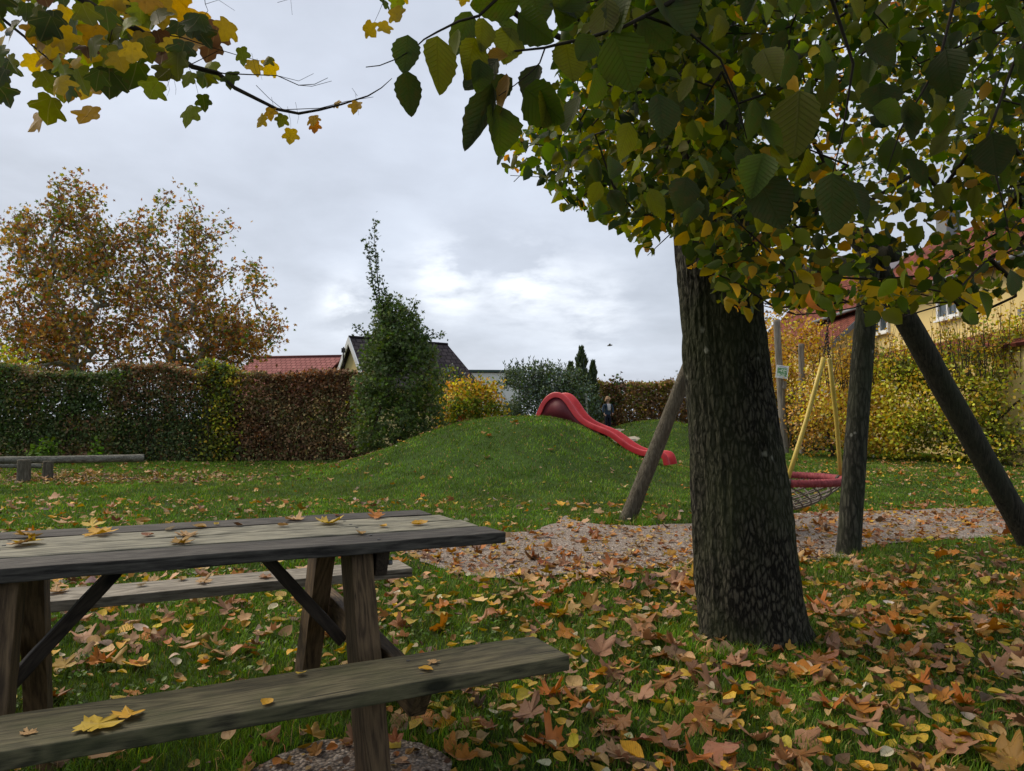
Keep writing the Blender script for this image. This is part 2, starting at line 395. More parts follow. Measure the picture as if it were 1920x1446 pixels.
def limb_mesh(name, arr, par, r, mat, parent=None, sides=5, skip=0, origin=None):
    idx = np.array([i for i in range(len(par)) if par[i] >= 0 and i >= skip]); a = arr[par[idx]]; b = arr[idx]; ra = np.minimum(r[par[idx]], r[idx]*1.7); rb = r[idx]
    t = unit(b-a); u = unit(np.cross(t, np.where(np.abs(t[:, 2:3]) > .9, [[1, 0, 0]], [[0, 0, 1]]))); v = np.cross(t, u)
    an = np.arange(sides)*2*PI/sides; cs = np.cos(an)[None, :, None]; sn = np.sin(an)[None, :, None]
    ring = cs*u[:, None]+sn*v[:, None]; V = np.concatenate([a[:, None]+ring*ra[:, None, None]-t[:, None]*ra[:, None, None]*.2, b[:, None]+ring*rb[:, None, None]], 1).reshape(-1, 3)
    base = (np.arange(len(idx))*2*sides)[:, None]; Fc = []
    for k in range(sides):
        k2 = (k+1) % sides; Fc.append(np.concatenate([base+k, base+k2, base+sides+k2, base+sides+k], 1))
    return mesh_np(name, V, np.concatenate(Fc), mat, parent, True, origin=origin)

# ------------------------------------------------------------------ ground
GRAVEL = [on_z(*p)[:2] for p in [(752, 1034), (800, 1018), (850, 1012), (930, 1004), (1000, 996), (1042, 985), (1062, 971), (1085, 979), (1120, 987), (1200, 989), (1300, 985), (1400, 975), (1500, 966), (1600, 960), (1700, 957), (1800, 953), (1930, 947), (2150, 940), (2300, 975), (2050, 998), (1930, 1003), (1840, 1010), (1700, 1017), (1640, 1024), (1600, 1046), (1530, 1052), (1480, 1052), (1400, 1056), (1310, 1062), (1200, 1070), (1100, 1077), (1000, 1084), (930, 1085), (850, 1078), (800, 1058)]]
GRAVEL2 = [on_z(*p)[:2] for p in [(520, 1420), (600, 1398), (700, 1392), (780, 1405), (840, 1440), (860, 1520), (700, 1620), (450, 1600), (430, 1480)]]
def rough_poly(pts, n=14, amp=.05, seed=1):
    out = []; m = len(pts)
    for i in range(m):
        a = np.array(pts[i]); b = np.array(pts[(i+1) % m])
        for k in range(n):
            q = a+(b-a)*k/n; d = (fbm(np.array([q[0]*4+seed]), np.array([q[1]*4]))[0]-.5)*2*amp
            d2 = (fbm(np.array([q[0]*4+seed+20]), np.array([q[1]*4]))[0]-.5)*2*amp
            out.append(q+np.array([d, d2]))
    return out
GR1 = rough_poly(GRAVEL, 8, .10); GR2 = rough_poly(GRAVEL2, 8, .06, 5)
def in_gravel(x, y): return inpoly(x, y, [tuple(p) for p in GR1]) | inpoly(x, y, [tuple(p) for p in GR2])
def ground():
    def axis(edges):
        return np.unique(np.concatenate([np.arange(a, b, s) for a, b, s in edges]))
    xs = axis([(-600, -60, 60), (-60, -12, 4), (-12, 12, .2), (12, 60, 4), (60, 661, 60)])
    ys = axis([(-60, -4, 8), (-4, 28, .2), (28, 60, 4), (60, 1501, 80)])
    X, Y = np.meshgrid(xs, ys); Z = gz(X.ravel(), Y.ravel()).reshape(X.shape)
    far = (np.abs(X) > 14) | (Y > 32); Z = np.where(far, np.where(X > 6, .35, 0)*np.where(Y > 12, 1, 0), Z)
    V = np.stack([X, Y, Z], -1).reshape(-1, 3); ny, nx = X.shape
    i = np.arange(ny-1)[:, None]*nx+np.arange(nx-1)[None]; Fq = np.stack([i, i+1, i+nx+1, i+nx], -1).reshape(-1, 4)
    m, nt, b, o = newmat('lawn'); v = coords(nt)
    a = noise(nt, v, .8, 6, .6); f = noise(nt, v, 45, 5, .7)
    c = ramp(nt, M(nt, 'ADD', M(nt, 'MULTIPLY', a, .5), M(nt, 'MULTIPLY', f, .5)), [(.35, (.018, .032, .008)), (.5, (.038, .07, .014)), (.65, (.06, .105, .022))])
    soil = ramp(nt, noise(nt, v, 3.1, 5, .65), [(.58, (0, 0, 0)), (.7, (.7, .7, .7))])
    c = mix(nt, soil, c, (.055, .045, .025))
    setc(nt, b.inputs['Base Color'], c); b.inputs['Roughness'].default_value = 1; b.inputs['Specular IOR Level'].default_value = .1
    bump(nt, b, f, .8, .03)
    g = mesh_np('ground', V, Fq, m, None, True); g['kind'] = 'structure'
ground()
def gravelmat():
    m, nt, b, o = newmat('gravel'); v = coords(nt)
    vr = nt.nodes.new('ShaderNodeTexVoronoi'); vr.inputs['Scale'].default_value = 75; nt.links.new(v, vr.inputs['Vector'])
    sep_ = nt.nodes.new('ShaderNodeSeparateColor'); nt.links.new(vr.outputs['Color'], sep_.inputs[0])
    c = ramp(nt, sep_.outputs[0], [(0, (.12, .09, .07)), (.4, (.28, .22, .175)), (.8, (.42, .34, .28)), (1, (.6, .53, .46))])
    ed = ramp(nt, vr.outputs['Distance'], [(.45, (0, 0, 0)), (.75, (.8, .8, .8))])
    c = mix(nt, ed, c, (.07, .06, .05))
    big = ramp(nt, noise(nt, v, 1.6, 5, .6), [(.4, (0, 0, 0)), (.7, (.55, .55, .55))])
    c = mix(nt, big, c, (.16, .12, .09))
    setc(nt, b.inputs['Base Color'], c); b.inputs['Roughness'].default_value = .9
    bump(nt, b, M(nt, 'SUBTRACT', 1.0, vr.outputs['Distance']), 1.0, .012)
    return m
GMAT = gravelmat()
def sheet(name, poly, z, mat):
    bm = bmesh.new(); vs_ = [bm.verts.new((p[0], p[1], 0)) for p in poly]; bm.faces.new(vs_)
    bmesh.ops.triangulate(bm, faces=bm.faces[:], quad_method='BEAUTY', ngon_method='EAR_CLIP')
    for _ in range(3): bmesh.ops.subdivide_edges(bm, edges=[e for e in bm.edges if e.calc_length() > .35], cuts=1, use_grid_fill=False); bmesh.ops.triangulate(bm, faces=bm.faces[:])
    me = bpy.data.meshes.new(name); bm.to_mesh(me); bm.free()
    n = len(me.vertices); co = np.empty(n*3, np.float32); me.vertices.foreach_get('co', co); co = co.reshape(-1, 3)
    co[:, 2] = gz(co[:, 0], co[:, 1])+z+.006; me.vertices.foreach_set('co', co.ravel()); me.update()
    o = link(name, me, mat, None, True); o['kind'] = 'structure'; return o
sheet('gravel_path', GR1, .006, GMAT)
sheet('gravel_patch', GR2, .006, GMAT)
def pebbles():
    rng = np.random.RandomState(4); n = 9000
    X = rng.uniform(-1.3, 5.5, n); Y = rng.uniform(2.0, 9.5, n); k = in_gravel(X, Y); X, Y = X[k], Y[k]; n = len(X)
    T = (np.array([(-.5, -.3, 0), (.4, -.5, 0), (.6, .3, 0), (-.1, .55, 0), (-.6, .2, 0), (0, 0, .5)]), np.array([(0, 1, 5), (1, 2, 5), (2, 3, 5), (3, 4, 5), (4, 0, 5)]))
    a = rng.uniform(0, 6.28, n); A = np.stack([np.cos(a), np.sin(a), 0*a], 1); N = np.tile([[0, 0, 1.]], (n, 1))
    C = np.array([.27, .235, .21])*np.exp(rng.normal(0, .45, (n, 1))); C = np.clip(C, 0, .7)
    P = np.stack([X, Y, gz(X, Y)+.011], 1)
    m = leafmat('pebble', 0, None, .85)
    o = leaves('gravel', P, A, N, rng.uniform(.006, .016, n), C, T, m); o['kind'] = 'stuff'; tag(o, 'loose pale pebbles lying on the gravel path', 'gravel')
pebbles()

# ------------------------------------------------------------------ grass blades
def grass():
    rng = np.random.RandomState(11); Xs = []; Ys = []; Ws = []; Hs = []
    for d0, d1, dens, wd, hh in ((1.6, 3.2, 7500, .0035, .045), (3.2, 5, 5200, .0045, .048), (5, 8, 2600, .007, .05), (8, 12, 1500, .008, .045), (12, 20, 950, .011, .045), (20, 26, 260, .02, .05)):
        area = .80*(d1*d1-d0*d0)+.6*(d1-d0); n = int(area*dens)
        Y = np.sqrt(rng.uniform(d0*d0, d1*d1, n)); X = rng.uniform(-.78, .78, n)*Y
        if d0 < 5: X = X+rng.uniform(-.3, .3, n)
        cl_ = fbm(X*2.2+3, Y*2.2+8); kk = rng.rand(n) < np.clip(.35+cl_*1.2, 0, 1)
        kk &= ~in_gravel(X, Y); kk &= np.hypot(X-1.34, Y-3.85) > .25
        if d0 >= 12: kk &= ~((X < -1.5) & (Y > 19.3))
        X = X[kk]; Y = Y[kk]; n = len(X)
        Xs.append(X); Ys.append(Y); Ws.append(np.full(n, wd)); Hs.append(hh*rng.uniform(.45, 1.3, n)*(.6+.8*fbm(X*1.3, Y*1.3)))
    # taller tufts round the trunk and the posts, and along the gravel's edge
    for (cx_, cy_, rr, m, h) in ((1.34, 3.82, .42, 1100, .06), (1.05, 3.75, .30, 1400, .08), (1.27, 8.0, .3, 900, .1), (2.9, 5.95, .25, 700, .08), (-.6, 2.7, .5, 2500, .07)):
        a = rng.uniform(0, 6.28, m); r = rr*np.sqrt(rng.uniform(.3, 1, m)); X = cx_+r*np.cos(a); Y = cy_+r*np.sin(a); kk = (np.hypot(X-1.34, Y-3.85) > .25) & ~in_gravel(X, Y)
        X = X[kk]; Y = Y[kk]; Xs.append(X); Ys.append(Y); Ws.append(np.full(len(X), .004)); Hs.append(h*rng.uniform(.4, 1.2, len(X)))
    X = np.concatenate(Xs); Y = np.concatenate(Ys); Wd = np.concatenate(Ws); H = np.concatenate(Hs); n = len(X)
    a = rng.uniform(0, 6.28, n); lean = rng.uniform(.15, 1.0, n)*H; la = a+rng.normal(1.57, .6, n)
    Z = gz(X, Y); w_ = np.stack([np.cos(a), np.sin(a), 0*a], 1)*Wd[:, None]*.5; P = np.stack([X, Y, Z-.004], 1)
    ld = np.stack([np.cos(la), np.sin(la), 0*a], 1)*lean[:, None]; up = np.stack([0*a, 0*a, H], 1)
    V = np.stack([P-w_, P+w_, P+w_*.8+ld*.3+up*.6, P-w_*.8+ld*.3+up*.6, P+ld+up], 1).reshape(-1, 3)
    b = (np.arange(n)*5)[:, None]; q = np.concatenate([b, b+1, b+2, b+3], 1); t = np.concatenate([b+3, b+2, b+4], 1)
    C = pick(rng, n, dict(grass=6, green=3, ygreen=.9, tan=.25), .22)
    tone = (.62+.85*fbm(X*.9+2, Y*.9))[:, None]; C = C*tone*(.55+.9*vnoise(X*4.5, Y*4.5))[:, None]
    dry = sstep(.45, .75, fbm(X*.5+30, Y*.5))[:, None]*.35; C = C*(1-dry)+np.array([.10, .12, .03])*dry
    o = mesh_np('grass', V, [q, t], leafmat('grass_blade', .25, None, .55, 0, .2), None, False, np.repeat(C, 5, 0)); o['kind'] = 'stuff'
    tag(o, 'short green lawn grass covering the play area and mounds', 'grass')
    # clover and plantain like rosettes
    m = 7000; D = np.sqrt(rng.uniform(4, 64, m)); Xc = rng.uniform(-.75, .75, m)*D; kk = (fbm(Xc*1.1+40, D*1.1) > .52) & ~in_gravel(Xc, D); Xc = Xc[kk]; Dc = D[kk]; m = len(Xc)
    rep = 4; Xr = np.repeat(Xc, rep)+rng.normal(0, .02, m*rep); Yr = np.repeat(Dc, rep)+rng.normal(0, .02, m*rep); a = rng.uniform(0, 6.28, m*rep)
    A = np.stack([np.cos(a), np.sin(a), rng.uniform(.1, .9, m*rep)], 1); N = np.stack([rng.normal(0, .3, m*rep), rng.normal(0, .3, m*rep), np.ones(m*rep)], 1)
    o = leaves('clover', np.stack([Xr, Yr, gz(Xr, Yr)+.018], 1), A, N, rng.uniform(.014, .03, m*rep), pick(rng, m*rep, dict(green=3, grass=3), .2), T_BLOB, leafmat('clover_leaf', .25, None, .5))
    o['kind'] = 'stuff'; tag(o, 'low clover and weeds growing among the grass', 'ground cover')
grass()

# ------------------------------------------------------------------ leaf litter
LM = leafmat('fallen_leaf_palmate', .15, 'palmate', .6, .4)
LO = leafmat('fallen_leaf_pinnate', .15, 'pinnate', .55, .4)
def litter():
    rng = np.random.RandomState(21); Xs = []; Ys = []
    def add(n, f):
        X, Y = f(n); Xs.append(X); Ys.append(Y)
    def fr(n, d0, d1, a=-.76, b=.8):
        Y = np.sqrt(rng.uniform(d0*d0, d1*d1, n)); return rng.uniform(a, b, n)*Y, Y
    def dens(X, Y):
        right = sstep(-.9, 1.2, X-(Y-3)*.05)
        near = (1-sstep(4.9, 6.6, Y))
        d = (.22+.78*right)*near+.10
        g_ = in_gravel(X, Y); d = np.where(g_, .62+.40*sstep(6.6, 5.6, Y+.1*X), d)
        d = np.where((X > 3.0) & (Y > 6.5), np.maximum(d, .35), d)
        pile = np.exp(-((X-1.62)**2+(Y-3.55)**2)/.16)+.8*np.exp(-((X-1.3)**2+(Y-3.35)**2)/.06); d = d+pile*1.5
        d = d+.5*np.exp(-((X-.5)/1.2)**2-((Y-2.6)/.6)**2)
        return d*np.clip(.25+1.5*fbm(X*1.9+7, Y*1.9+2), 0, 1.3)
    X, Y = fr(15500, 2.0, 10); k = rng.rand(len(X)) < dens(X, Y); X = X[k]; Y = Y[k]
    # under the table, left
    x2 = rng.uniform(-3.2, -.3, 420); y2 = rng.uniform(3.0, 5.4, 420)
    # far lawn, sparse; dense brown patch by the log beam; dense yellow at right rear
    x3, y3 = fr(520, 9, 17); x4 = rng.normal(-8.2, 2.0, 1700); y4 = rng.normal(13.6, .9, 1700)
    x5 = rng.uniform(3.5, 11, 2600); y5 = rng.uniform(8.8, 17, 2600); k5 = rng.rand(2600) < .35+.65*sstep(5, 8, x5); x5 = x5[k5]; y5 = y5[k5]
    x6 = rng.uniform(-12, 0, 500); y6 = rng.uniform(15, 19, 500)
    x7, y7 = fr(380, 6, 10, -.75, .2)
    reg = np.concatenate([np.zeros(len(X)), np.full(len(x2), 1), np.full(len(x3), 2), np.full(len(x4), 3), np.full(len(x5), 4), np.full(len(x6), 3), np.full(len(x7), 2)])
    X = np.concatenate([X, x2, x3, x4, x5, x6, x7]); Y = np.concatenate([Y, y2, y3, y4, y5, y6, y7])
    k = (np.hypot(X-1.34, Y-3.85) > .27) & (Y > 1.9); X, Y, reg = X[k], Y[k], reg[k]; n = len(X)
    g_ = in_gravel(X, Y)
    kind = rng.rand(n)        # 0 maple, 1 oval
    pm = np.select([reg == 0, reg == 1, reg == 2, reg == 3], [.30, .2, .5, .5], .25)
    isM = kind < pm
    S = np.where(isM, rng.gamma(7, .0125, n), rng.gamma(12, .0046, n)); S = np.clip(S, .03, .135)
    S = np.where(reg >= 2, S*.85, S)
    S = np.where(g_, S*.8, S)
    a = rng.uniform(0, 6.28, n); tilt = rng.normal(0, .20, n)
    A = np.stack([np.cos(a), np.sin(a), tilt], 1); N = np.stack([rng.normal(0, .34, n), rng.normal(0, .34, n), np.ones(n)], 1)
    Z = gz(X, Y)+np.where(g_, .018, rng.uniform(.015, .05, n))*np.where(reg >= 2, .8, 1)+np.abs(tilt)*S*.3
    P = np.stack([X, Y, Z], 1)
    Cm = pick(rng, n, dict(pink=3, tan=4, ochre=2.5, orange=2, rust=1.4, gold=1, brown=1.5), .25)
    Co = pick(rng, n, dict(yellow=4, gold=2, tan=3, ochre=2.5, cream=1.2, orange=1, brown=1), .22)
    Cp = pick(rng, n, dict(tan=3, brown=3, ochre=2, rust=1), .25)
    C = np.where(isM[:, None], Cm, Co); C = np.where((reg == 3)[:, None], Cp, C)
    C = np.where((g_ & (rng.rand(n) < .5))[:, None], pick(rng, n, dict(orange=2, tan=2, rust=2, pink=2), .2), C)
    c1 = rng.normal(.25, .5, n); c2 = rng.normal(.35, .7, n)
    px, py, dp = project(P); vis = (px > 10) & (px < 1910) & (py < 1436) & (py > 0)
    # those the trunk and the bench hide are not worth single objects
    hid = ((px > 1310) & (px < 1490) & (py < 1195)) | ((py > 1200+(1065-px)*.17) & (py < 1275+(1065-px)*.19) & (px < 1065))
    score = np.where(vis & ~hid & (reg == 0), S/dp, 0); top = np.argsort(-score)
    ind = np.zeros(n, bool)
    groups = (
      (isM & (C[:, 0] < .62), ), )
    chosen = top[:280]; ind[chosen] = True
    # individuals: sixteen forms, recoloured by group
    kinds = {
      'mp': ('pink', 'curled pinkish brown maple leaf', 'pinkish brown fallen maple leaves', T_MAPLE, LM, dict(pink=3, tan=1)),
      'mo': ('orange', 'curled orange brown maple leaf', 'orange brown fallen maple leaves', T_MAPLE, LM, dict(orange=2, rust=2, ochre=2)),
      'oy': ('yellow', 'fallen yellow oval leaf', 'yellow fallen oval leaves', T_OVAL, LO, dict(yellow=3, gold=1)),
      'ot': ('tan', 'fallen dry tan oval leaf', 'tan fallen oval leaves', T_OVAL, LO, dict(tan=3, ochre=1)),
    }
    meshes = {}
    for kk, (_, lab, grp, T, mt, wts) in kinds.items():
        meshes[kk] = []
        for v_ in range(9):
            r2 = np.random.RandomState(100+v_+hash_(kk)); TV = T[0]; T = (T_FMAPLE if v_ % 2 else T_MAPLE) if kk[0] == 'm' else T
            o = leaves('leaf_form', [[0, -0.0, 0]], [[0, 1, 0]], [[0, 0, 1]], [1.0], pick(r2, 1, wts, .2), T, mt, None, np.array([r2.normal(.3, .5)]), np.array([r2.normal(.9, .9)]))
            me = o.data; bpy.data.objects.remove(o)
            # small random warp so that no two outlines agree, and a stalk
            co = np.empty(len(me.vertices)*3, np.float32); me.vertices.foreach_get('co', co); co = co.reshape(-1, 3)
            co += r2.normal(0, .026, co.shape); me.vertices.foreach_set('co', co.ravel()); me.update(); meshes[kk].append(me)
    for i in chosen:
        kk = ('mp' if rng.rand() < .55 else 'mo') if isM[i] else ('oy' if rng.rand() < .55 else 'ot')
        _, lab, grp, *_r = kinds[kk]
        o = bpy.data.objects.new('fallen_leaf', meshes[kk][rng.randint(9)]); COL.objects.link(o)
        Aa = unit(A[i]); Nn = N[i]-Aa*np.dot(N[i], Aa); Nn = unit(Nn); Sd = np.cross(Aa, Nn)
        Mx = Matrix(((Sd[0]*S[i], Aa[0]*S[i], Nn[0]*S[i], P[i][0]), (Sd[1]*S[i], Aa[1]*S[i], Nn[1]*S[i], P[i][1]), (Sd[2]*S[i], Aa[2]*S[i], Nn[2]*S[i], P[i][2]), (0, 0, 0, 1)))
        x_, y_ = px[i], py[i]; pl = ('under and behind the picnic table' if x_ < 640 and y_ < 1345 else 'below the near bench at the bottom edge' if x_ < 640 else 'left of the thick trunk' if x_ < 1310 and y_ < 1230 else 'right of the thick trunk' if x_ > 1490 and y_ < 1230 else 'in the foreground left of the trunk' if x_ < 1200 else 'in the foreground before the trunk' if x_ < 1560 else 'in the bottom right foreground')
        o.matrix_world = Mx; tag(o, lab+' '+pl, 'leaf', grp+' '+pl)
    rest = ~ind; alt = rng.rand(n) < .5
    for nm, sel, T, mt in (('maple_leaf_litter', rest & isM & alt, T_MAPLE, LM), ('maple_leaf_litter', rest & isM & ~alt, T_FMAPLE, LM), ('oval_leaf_litter', rest & ~isM, T_OVAL, LO)):
        farS = sel & (P[:, 1] > 8); nearS = sel & ~farS
        V = leaves(nm, P[sel], A[sel], N[sel], S[sel], C[sel], T, mt, None, c1[sel]*1.3, c2[sel]*1.3); V['kind'] = 'stuff'
        tag(V, {'m': 'scattered brown and orange '+('deeply' if T is T_MAPLE else 'bluntly')+' lobed leaf litter over lawn and gravel', 'o': 'scattered small yellow and tan leaf litter over lawn and gravel'}[nm[0]], 'leaf litter')
    # crumbled bits between the leaves
    Xb, Yb = fr(9000, 2.0, 7); k = rng.rand(len(Xb)) < dens(Xb, Yb)*.9; Xb = Xb[k]; Yb = Yb[k]; m = len(Xb)
    a = rng.uniform(0, 6.28, m); A = np.stack([np.cos(a), np.sin(a), rng.normal(0, .4, m)], 1); N = np.stack([rng.normal(0, .5, m), rng.normal(0, .5, m), np.ones(m)], 1)
    o = leaves('leaf_crumbs', np.stack([Xb, Yb, gz(Xb, Yb)+.02], 1), A, N, rng.uniform(.012, .04, m), pick(rng, m, dict(brown=3, ochre=2, tan=2, rust=1, dkbrown=2), .3), T_BLOB, leafmat('leaf_crumb', .1, None, .7))
    o['kind'] = 'stuff'; tag(o, 'brown broken leaf bits among the grass', 'leaf litter')
def hash_(s): return sum(ord(c)*(i+3) for i, c in enumerate(s))
litter()

# ------------------------------------------------------------------ picnic table
def plank(name, L, wd, t, loc, rot, mat, parent, bev=.004, cut=0, wob=.0015, seed=0):
    """a board with its length along its own x"""
    bm = bmesh.new(); n = 14; rng = random.Random(seed+int(L*1000))
    rings = []
    for i in range(n+1):
        x = -L/2+L*i/n; r = []
        for (y, z) in ((-wd/2, -t/2), (wd/2, -t/2), (wd/2, t/2), (-wd/2, t/2)):
            xx = x
            if cut and i == n and z < 0: xx = x-cut
            if cut and i == 0 and z < 0: xx = x+cut
            r.append(bm.verts.new((xx+(rng.uniform(-.002, .002)), y+rng.uniform(-wob, wob), z+rng.uniform(-wob, wob))))
        rings.append(r)
    for i in range(n):
        for k in range(4): bm.faces.new((rings[i][k], rings[i][(k+1) % 4], rings[i+1][(k+1) % 4], rings[i+1][k]))
    bm.faces.new(rings[0]); bm.faces.new(rings[-1][::-1]); bmesh.ops.recalc_face_normals(bm, faces=bm.faces[:])
    me = bpy.data.meshes.new(name); bm.to_mesh(me); bm.free(); o = link(name, me, mat, parent)
    o.location = loc; o.rotation_euler = rot
    b = o.modifiers.new('bevel', 'BEVEL'); b.width = bev; b.segments = 2; b.limit_method = 'ANGLE'; b.angle_limit = .7
    return o
def beam_between(name, p, q, wd, t, mat, parent, roll=0, **k):
    p = Vector(p); q = Vector(q); d = q-p; R = d.to_track_quat('X', 'Z').to_matrix() @ Matrix.Rotation(roll, 3, 'X')
    return plank(name, d.length, wd, t, (p+q)/2, R.to_euler(), mat, parent, **k)
W_GREY = wood('weathered_plank', (.085, .083, .062), (.29, .275, .21))
W_DARK = wood('wet_dark_plank', (.016, .014, .013), (.088, .080, .070))
W_SEAT = wood('mossy_seat', (.030, .027, .016), (.135, .118, .068), moss=(.050, .056, .022))
W_SEAT2 = wood('dry_seat', (.11, .095, .075), (.32, .29, .24))
W_LEG = wood('brown_leg', (.036, .022, .011), (.14, .092, .048))
W_LEGD = wood('dark_brace', (.02, .015, .011), (.06, .045, .033))
YAW = .4694; TL = 2.0; TX, TY = -.1992, 2.9343
tr_x = TX-math.cos(YAW)*TL/2; tr_y = TY-math.sin(YAW)*TL/2
table = empty('picnic_table', (tr_x, tr_y, 0), YAW, label='weathered wooden picnic table with two attached benches, strewn with fallen leaves', cat='picnic table')
def tl(o, z, t): return (TL/2-t, -o, z)      # o: towards the viewer, t: from the right end
TT = .04; tw = .173
offs = [-.287, -.0957, .0957, .287]
ends = [0.055, .03, .01, -.012]     # the boards end raggedly
for i, (oo, e) in enumerate(zip(offs, ends)):
    L = TL+.06-e-.02*i
    p = plank('tabletop_plank', TL-e+.03*(i % 2), tw, TT-.0008*(i % 2), ((-e+(-.03*(i % 2)))/2+0, -oo, .75-TT/2-.0006*(i % 2)), (0, 0, 0), W_DARK if i in (0, 3) else W_GREY, table, seed=i)
    if i in (0, 3): p['label'] = ['dark plank along the far edge', '', '', 'dark plank along the near edge'][i]
for s, m in ((1, W_SEAT), (-1, W_SEAT2)):
    o = plank('seat', TL, .232, .042, (.004*s, -s*(.378+.2218+.115), .4406-.021), (0, 0, 0), m, table, seed=9+s)
    o['label'] = 'greenish seat board on the near side' if s > 0 else 'dry grey seat board on the far side'
def pxoff(z, top): pass
for t0, sgn in ((.505, 1), (1.5, -1)):
    for s in (1, -1):
        beam_between('leg', tl(s*.245, .706, t0), tl(s*.53 if s > 0 else -.585, -.02, t0), .075, .15, W_LEG, table, roll=PI/2*0, seed=int(t0*10)+s)
    # cleats on the outer side: one under the top, one that carries the seats
    tt = t0-.075*sgn
    plank('top_support', .66, .045, .09, tl(0, .71-.047, tt), (0, 0, PI/2), W_LEGD, table, cut=.03, seed=int(t0*7))
    plank('seat_support', 1.50, .05, .12, tl(0, .3985-.062, t0-.085*sgn), (0, 0, PI/2), W_LEG, table, cut=.09, seed=int(t0*5))
    beam_between('brace', tl(0, .70, t0+.30*sgn), tl(0, .33, t0-.015*sgn), .075, .042, W_LEGD, table, seed=3)
    # bolt heads
    mb = MB()
    for s in (1, -1):
        for (oo, zz) in ((s*.27, .655), (s*.40, .345)):
            c = Vector(tl(oo, zz, t0-.111*sgn)); mb.tube([c, c+Vector((.012*sgn, 0, 0))], .009, 8)
    mb.build('bolts', plain('zinc_bolt', (.25, .25, .26), .45), table)
# screws on the table top and benches
mb = MB()
for t0 in (.45, 1.555):
    for oo in offs:
        for dd in (-.05, .05): c = Vector(tl(oo+dd, .7497, t0)); mb.tube([c, c+Vector((0, 0, .0012))], .006, 8)
    for s in (1, -1):
        for dd in (-.06, .06): c = Vector(tl(s*(.715)+dd, .4403, t0)); mb.tube([c, c+Vector((0, 0, .0012))], .006, 8)
mb.build('screws', plain('dark_screw', (.04, .04, .04), .5), table)
# ---- leaves lying on the table and seat
def single_leaf(name, T, mat, size, c, loc, az, label, cat='leaf', curl=.6, tiltv=.1, seed=0, grp=None, n=1):
    r2 = np.random.RandomState(seed); z0 = 0
    o = leaves(name, [[0, 0, 0]], [[math.cos(az), math.sin(az), tiltv*.5]], [[tiltv*r2.uniform(-1, 1), tiltv*r2.uniform(-1, 1), 1]], [size], np.array([c]), T, mat, None, np.array([curl*r2.uniform(.5, 1.2)]), np.array([curl*r2.uniform(.8, 2.0)]))
    me = o.data; co = np.empty(len(me.vertices)*3, np.float32); me.vertices.foreach_get('co', co); co = co.reshape(-1, 3); co += r2.normal(0, .02*size, co.shape)
    co[:, 2] -= co[:, 2].min()-.001; me.vertices.foreach_set('co', co.ravel()); me.update(); o.location = loc
    return tag(o, label, cat, grp)
TBL = [  # px, py on the table top, kind, size, colour, label
 (770, 985, 'o', .07, 'gold', 'curled yellow oval leaf near the right end of the table top'),
 (680, 1003, 'o', .055, 'ochre', 'small ochre leaf on the near dark plank of the table'),
 (717, 970, 'm', .075, 'orange', 'orange curled leaf on the far planks near the table end'),
 (712, 987, 'o', .045, 'gold', 'small golden leaf beside the yellow oval leaf on the table'),
 (600, 984, 'm', .10, 'yellow', 'long curled yellow leaf in the middle of the table top'),
 (563, 976, 'm', .075, 'tan', 'pale brown leaf just left of the long yellow leaf on the table'),
 (637, 967, 'o', .035, 'rust', 'tiny rust leaf on the far plank of the table'),
 (520, 986, 'o', .05, 'tan', 'small tan leaf on the table beside the pale brown leaf'),
 (402, 985, 'o', .03, 'yellow', 'tiny yellow leaf lying by the gap between the table planks'),
 (388, 989, 'o', .06, 'ochre', 'ochre leaf left of the tiny yellow leaf on the table'),
 (355, 1003, 'm', .07, 'tan', 'crumpled tan leaf in the middle of the table planks'),
 (322, 1019, 'm', .075, 'ochre', 'brown and yellow curled leaf on the table just above the near dark plank'),
 (276, 1007, 'o', .055, 'rust', 'upturned reddish brown leaf left of the middle of the table'),
 (284, 979, 'o', .06, 'ochre', 'ochre leaf on the far dark plank of the table'),
 (185, 1000, 'm', .095, 'gold', 'orange yellow curled leaf in the pair on the left half of the table'),
 (155, 988, 'm', .08, 'yellow', 'bright yellow upright leaf in the pair on the left half of the table'),
 (127, 984, 'm', .07, 'tan', 'pale tan leaf left of the bright yellow leaf on the table'),
 (75, 1017, 'm', .085, 'yellow', 'dull yellow leaf at the left part of the table'),
 (40, 1007, 'm', .075, 'ochre', 'broad ochre leaf at the far left of the table'),
 (22, 1027, 'm', .075, 'tan', 'tan curled leaf at the left edge of the table view'),
 (455, 986, 'o', .04, 'brown', 'small brown leaf between the middle planks of the table'),
 (325, 992, 'o', .05, 'cream', 'small cream leaf on the left middle of the table')]
for i, (px, py, k, s, c, lab) in enumerate(TBL):
    p = on_z(px, py, .751); single_leaf('table_leaf', T_MAPLE if k == 'm' else T_OVAL, LM if k == 'm' else LO, s, PAL[c], (p[0], p[1], .751), i*1.7+.4, lab, seed=i, curl=.55, tiltv=.18)
for i, (px, py, k, s, c, lab) in enumerate([(152, 1362, 'm', .105, 'yellow', 'large ragged yellow leaf on the left part of the near bench'), (248, 1352, 'm', .065, 'gold', 'golden leaf right of the large yellow leaf on the near bench'),
   (508, 1313, 'o', .045, 'gold', 'small golden leaf on the front edge of the near bench'), (556, 1268, 'm', .03, 'yellow', 'tiny yellow leaf on the back edge of the near bench'),
   (812, 1258, 'o', .045, 'gold', 'yellow oval leaf on the right part of the near bench'), (809, 1241, 'm', .035, 'tan', 'tiny tan leaf just behind the yellow oval leaf on the near bench'), (42, 1380, 'm', .035, 'tan', 'pale leaf at the far left of the near bench')]):
    p = on_z(px, py, .4415); single_leaf('bench_leaf', T_MAPLE if k == 'm' else T_OVAL, LM if k == 'm' else LO, s, PAL[c], (p[0], p[1], .4415), i*2.3, lab, seed=40+i, curl=.35, tiltv=.1)
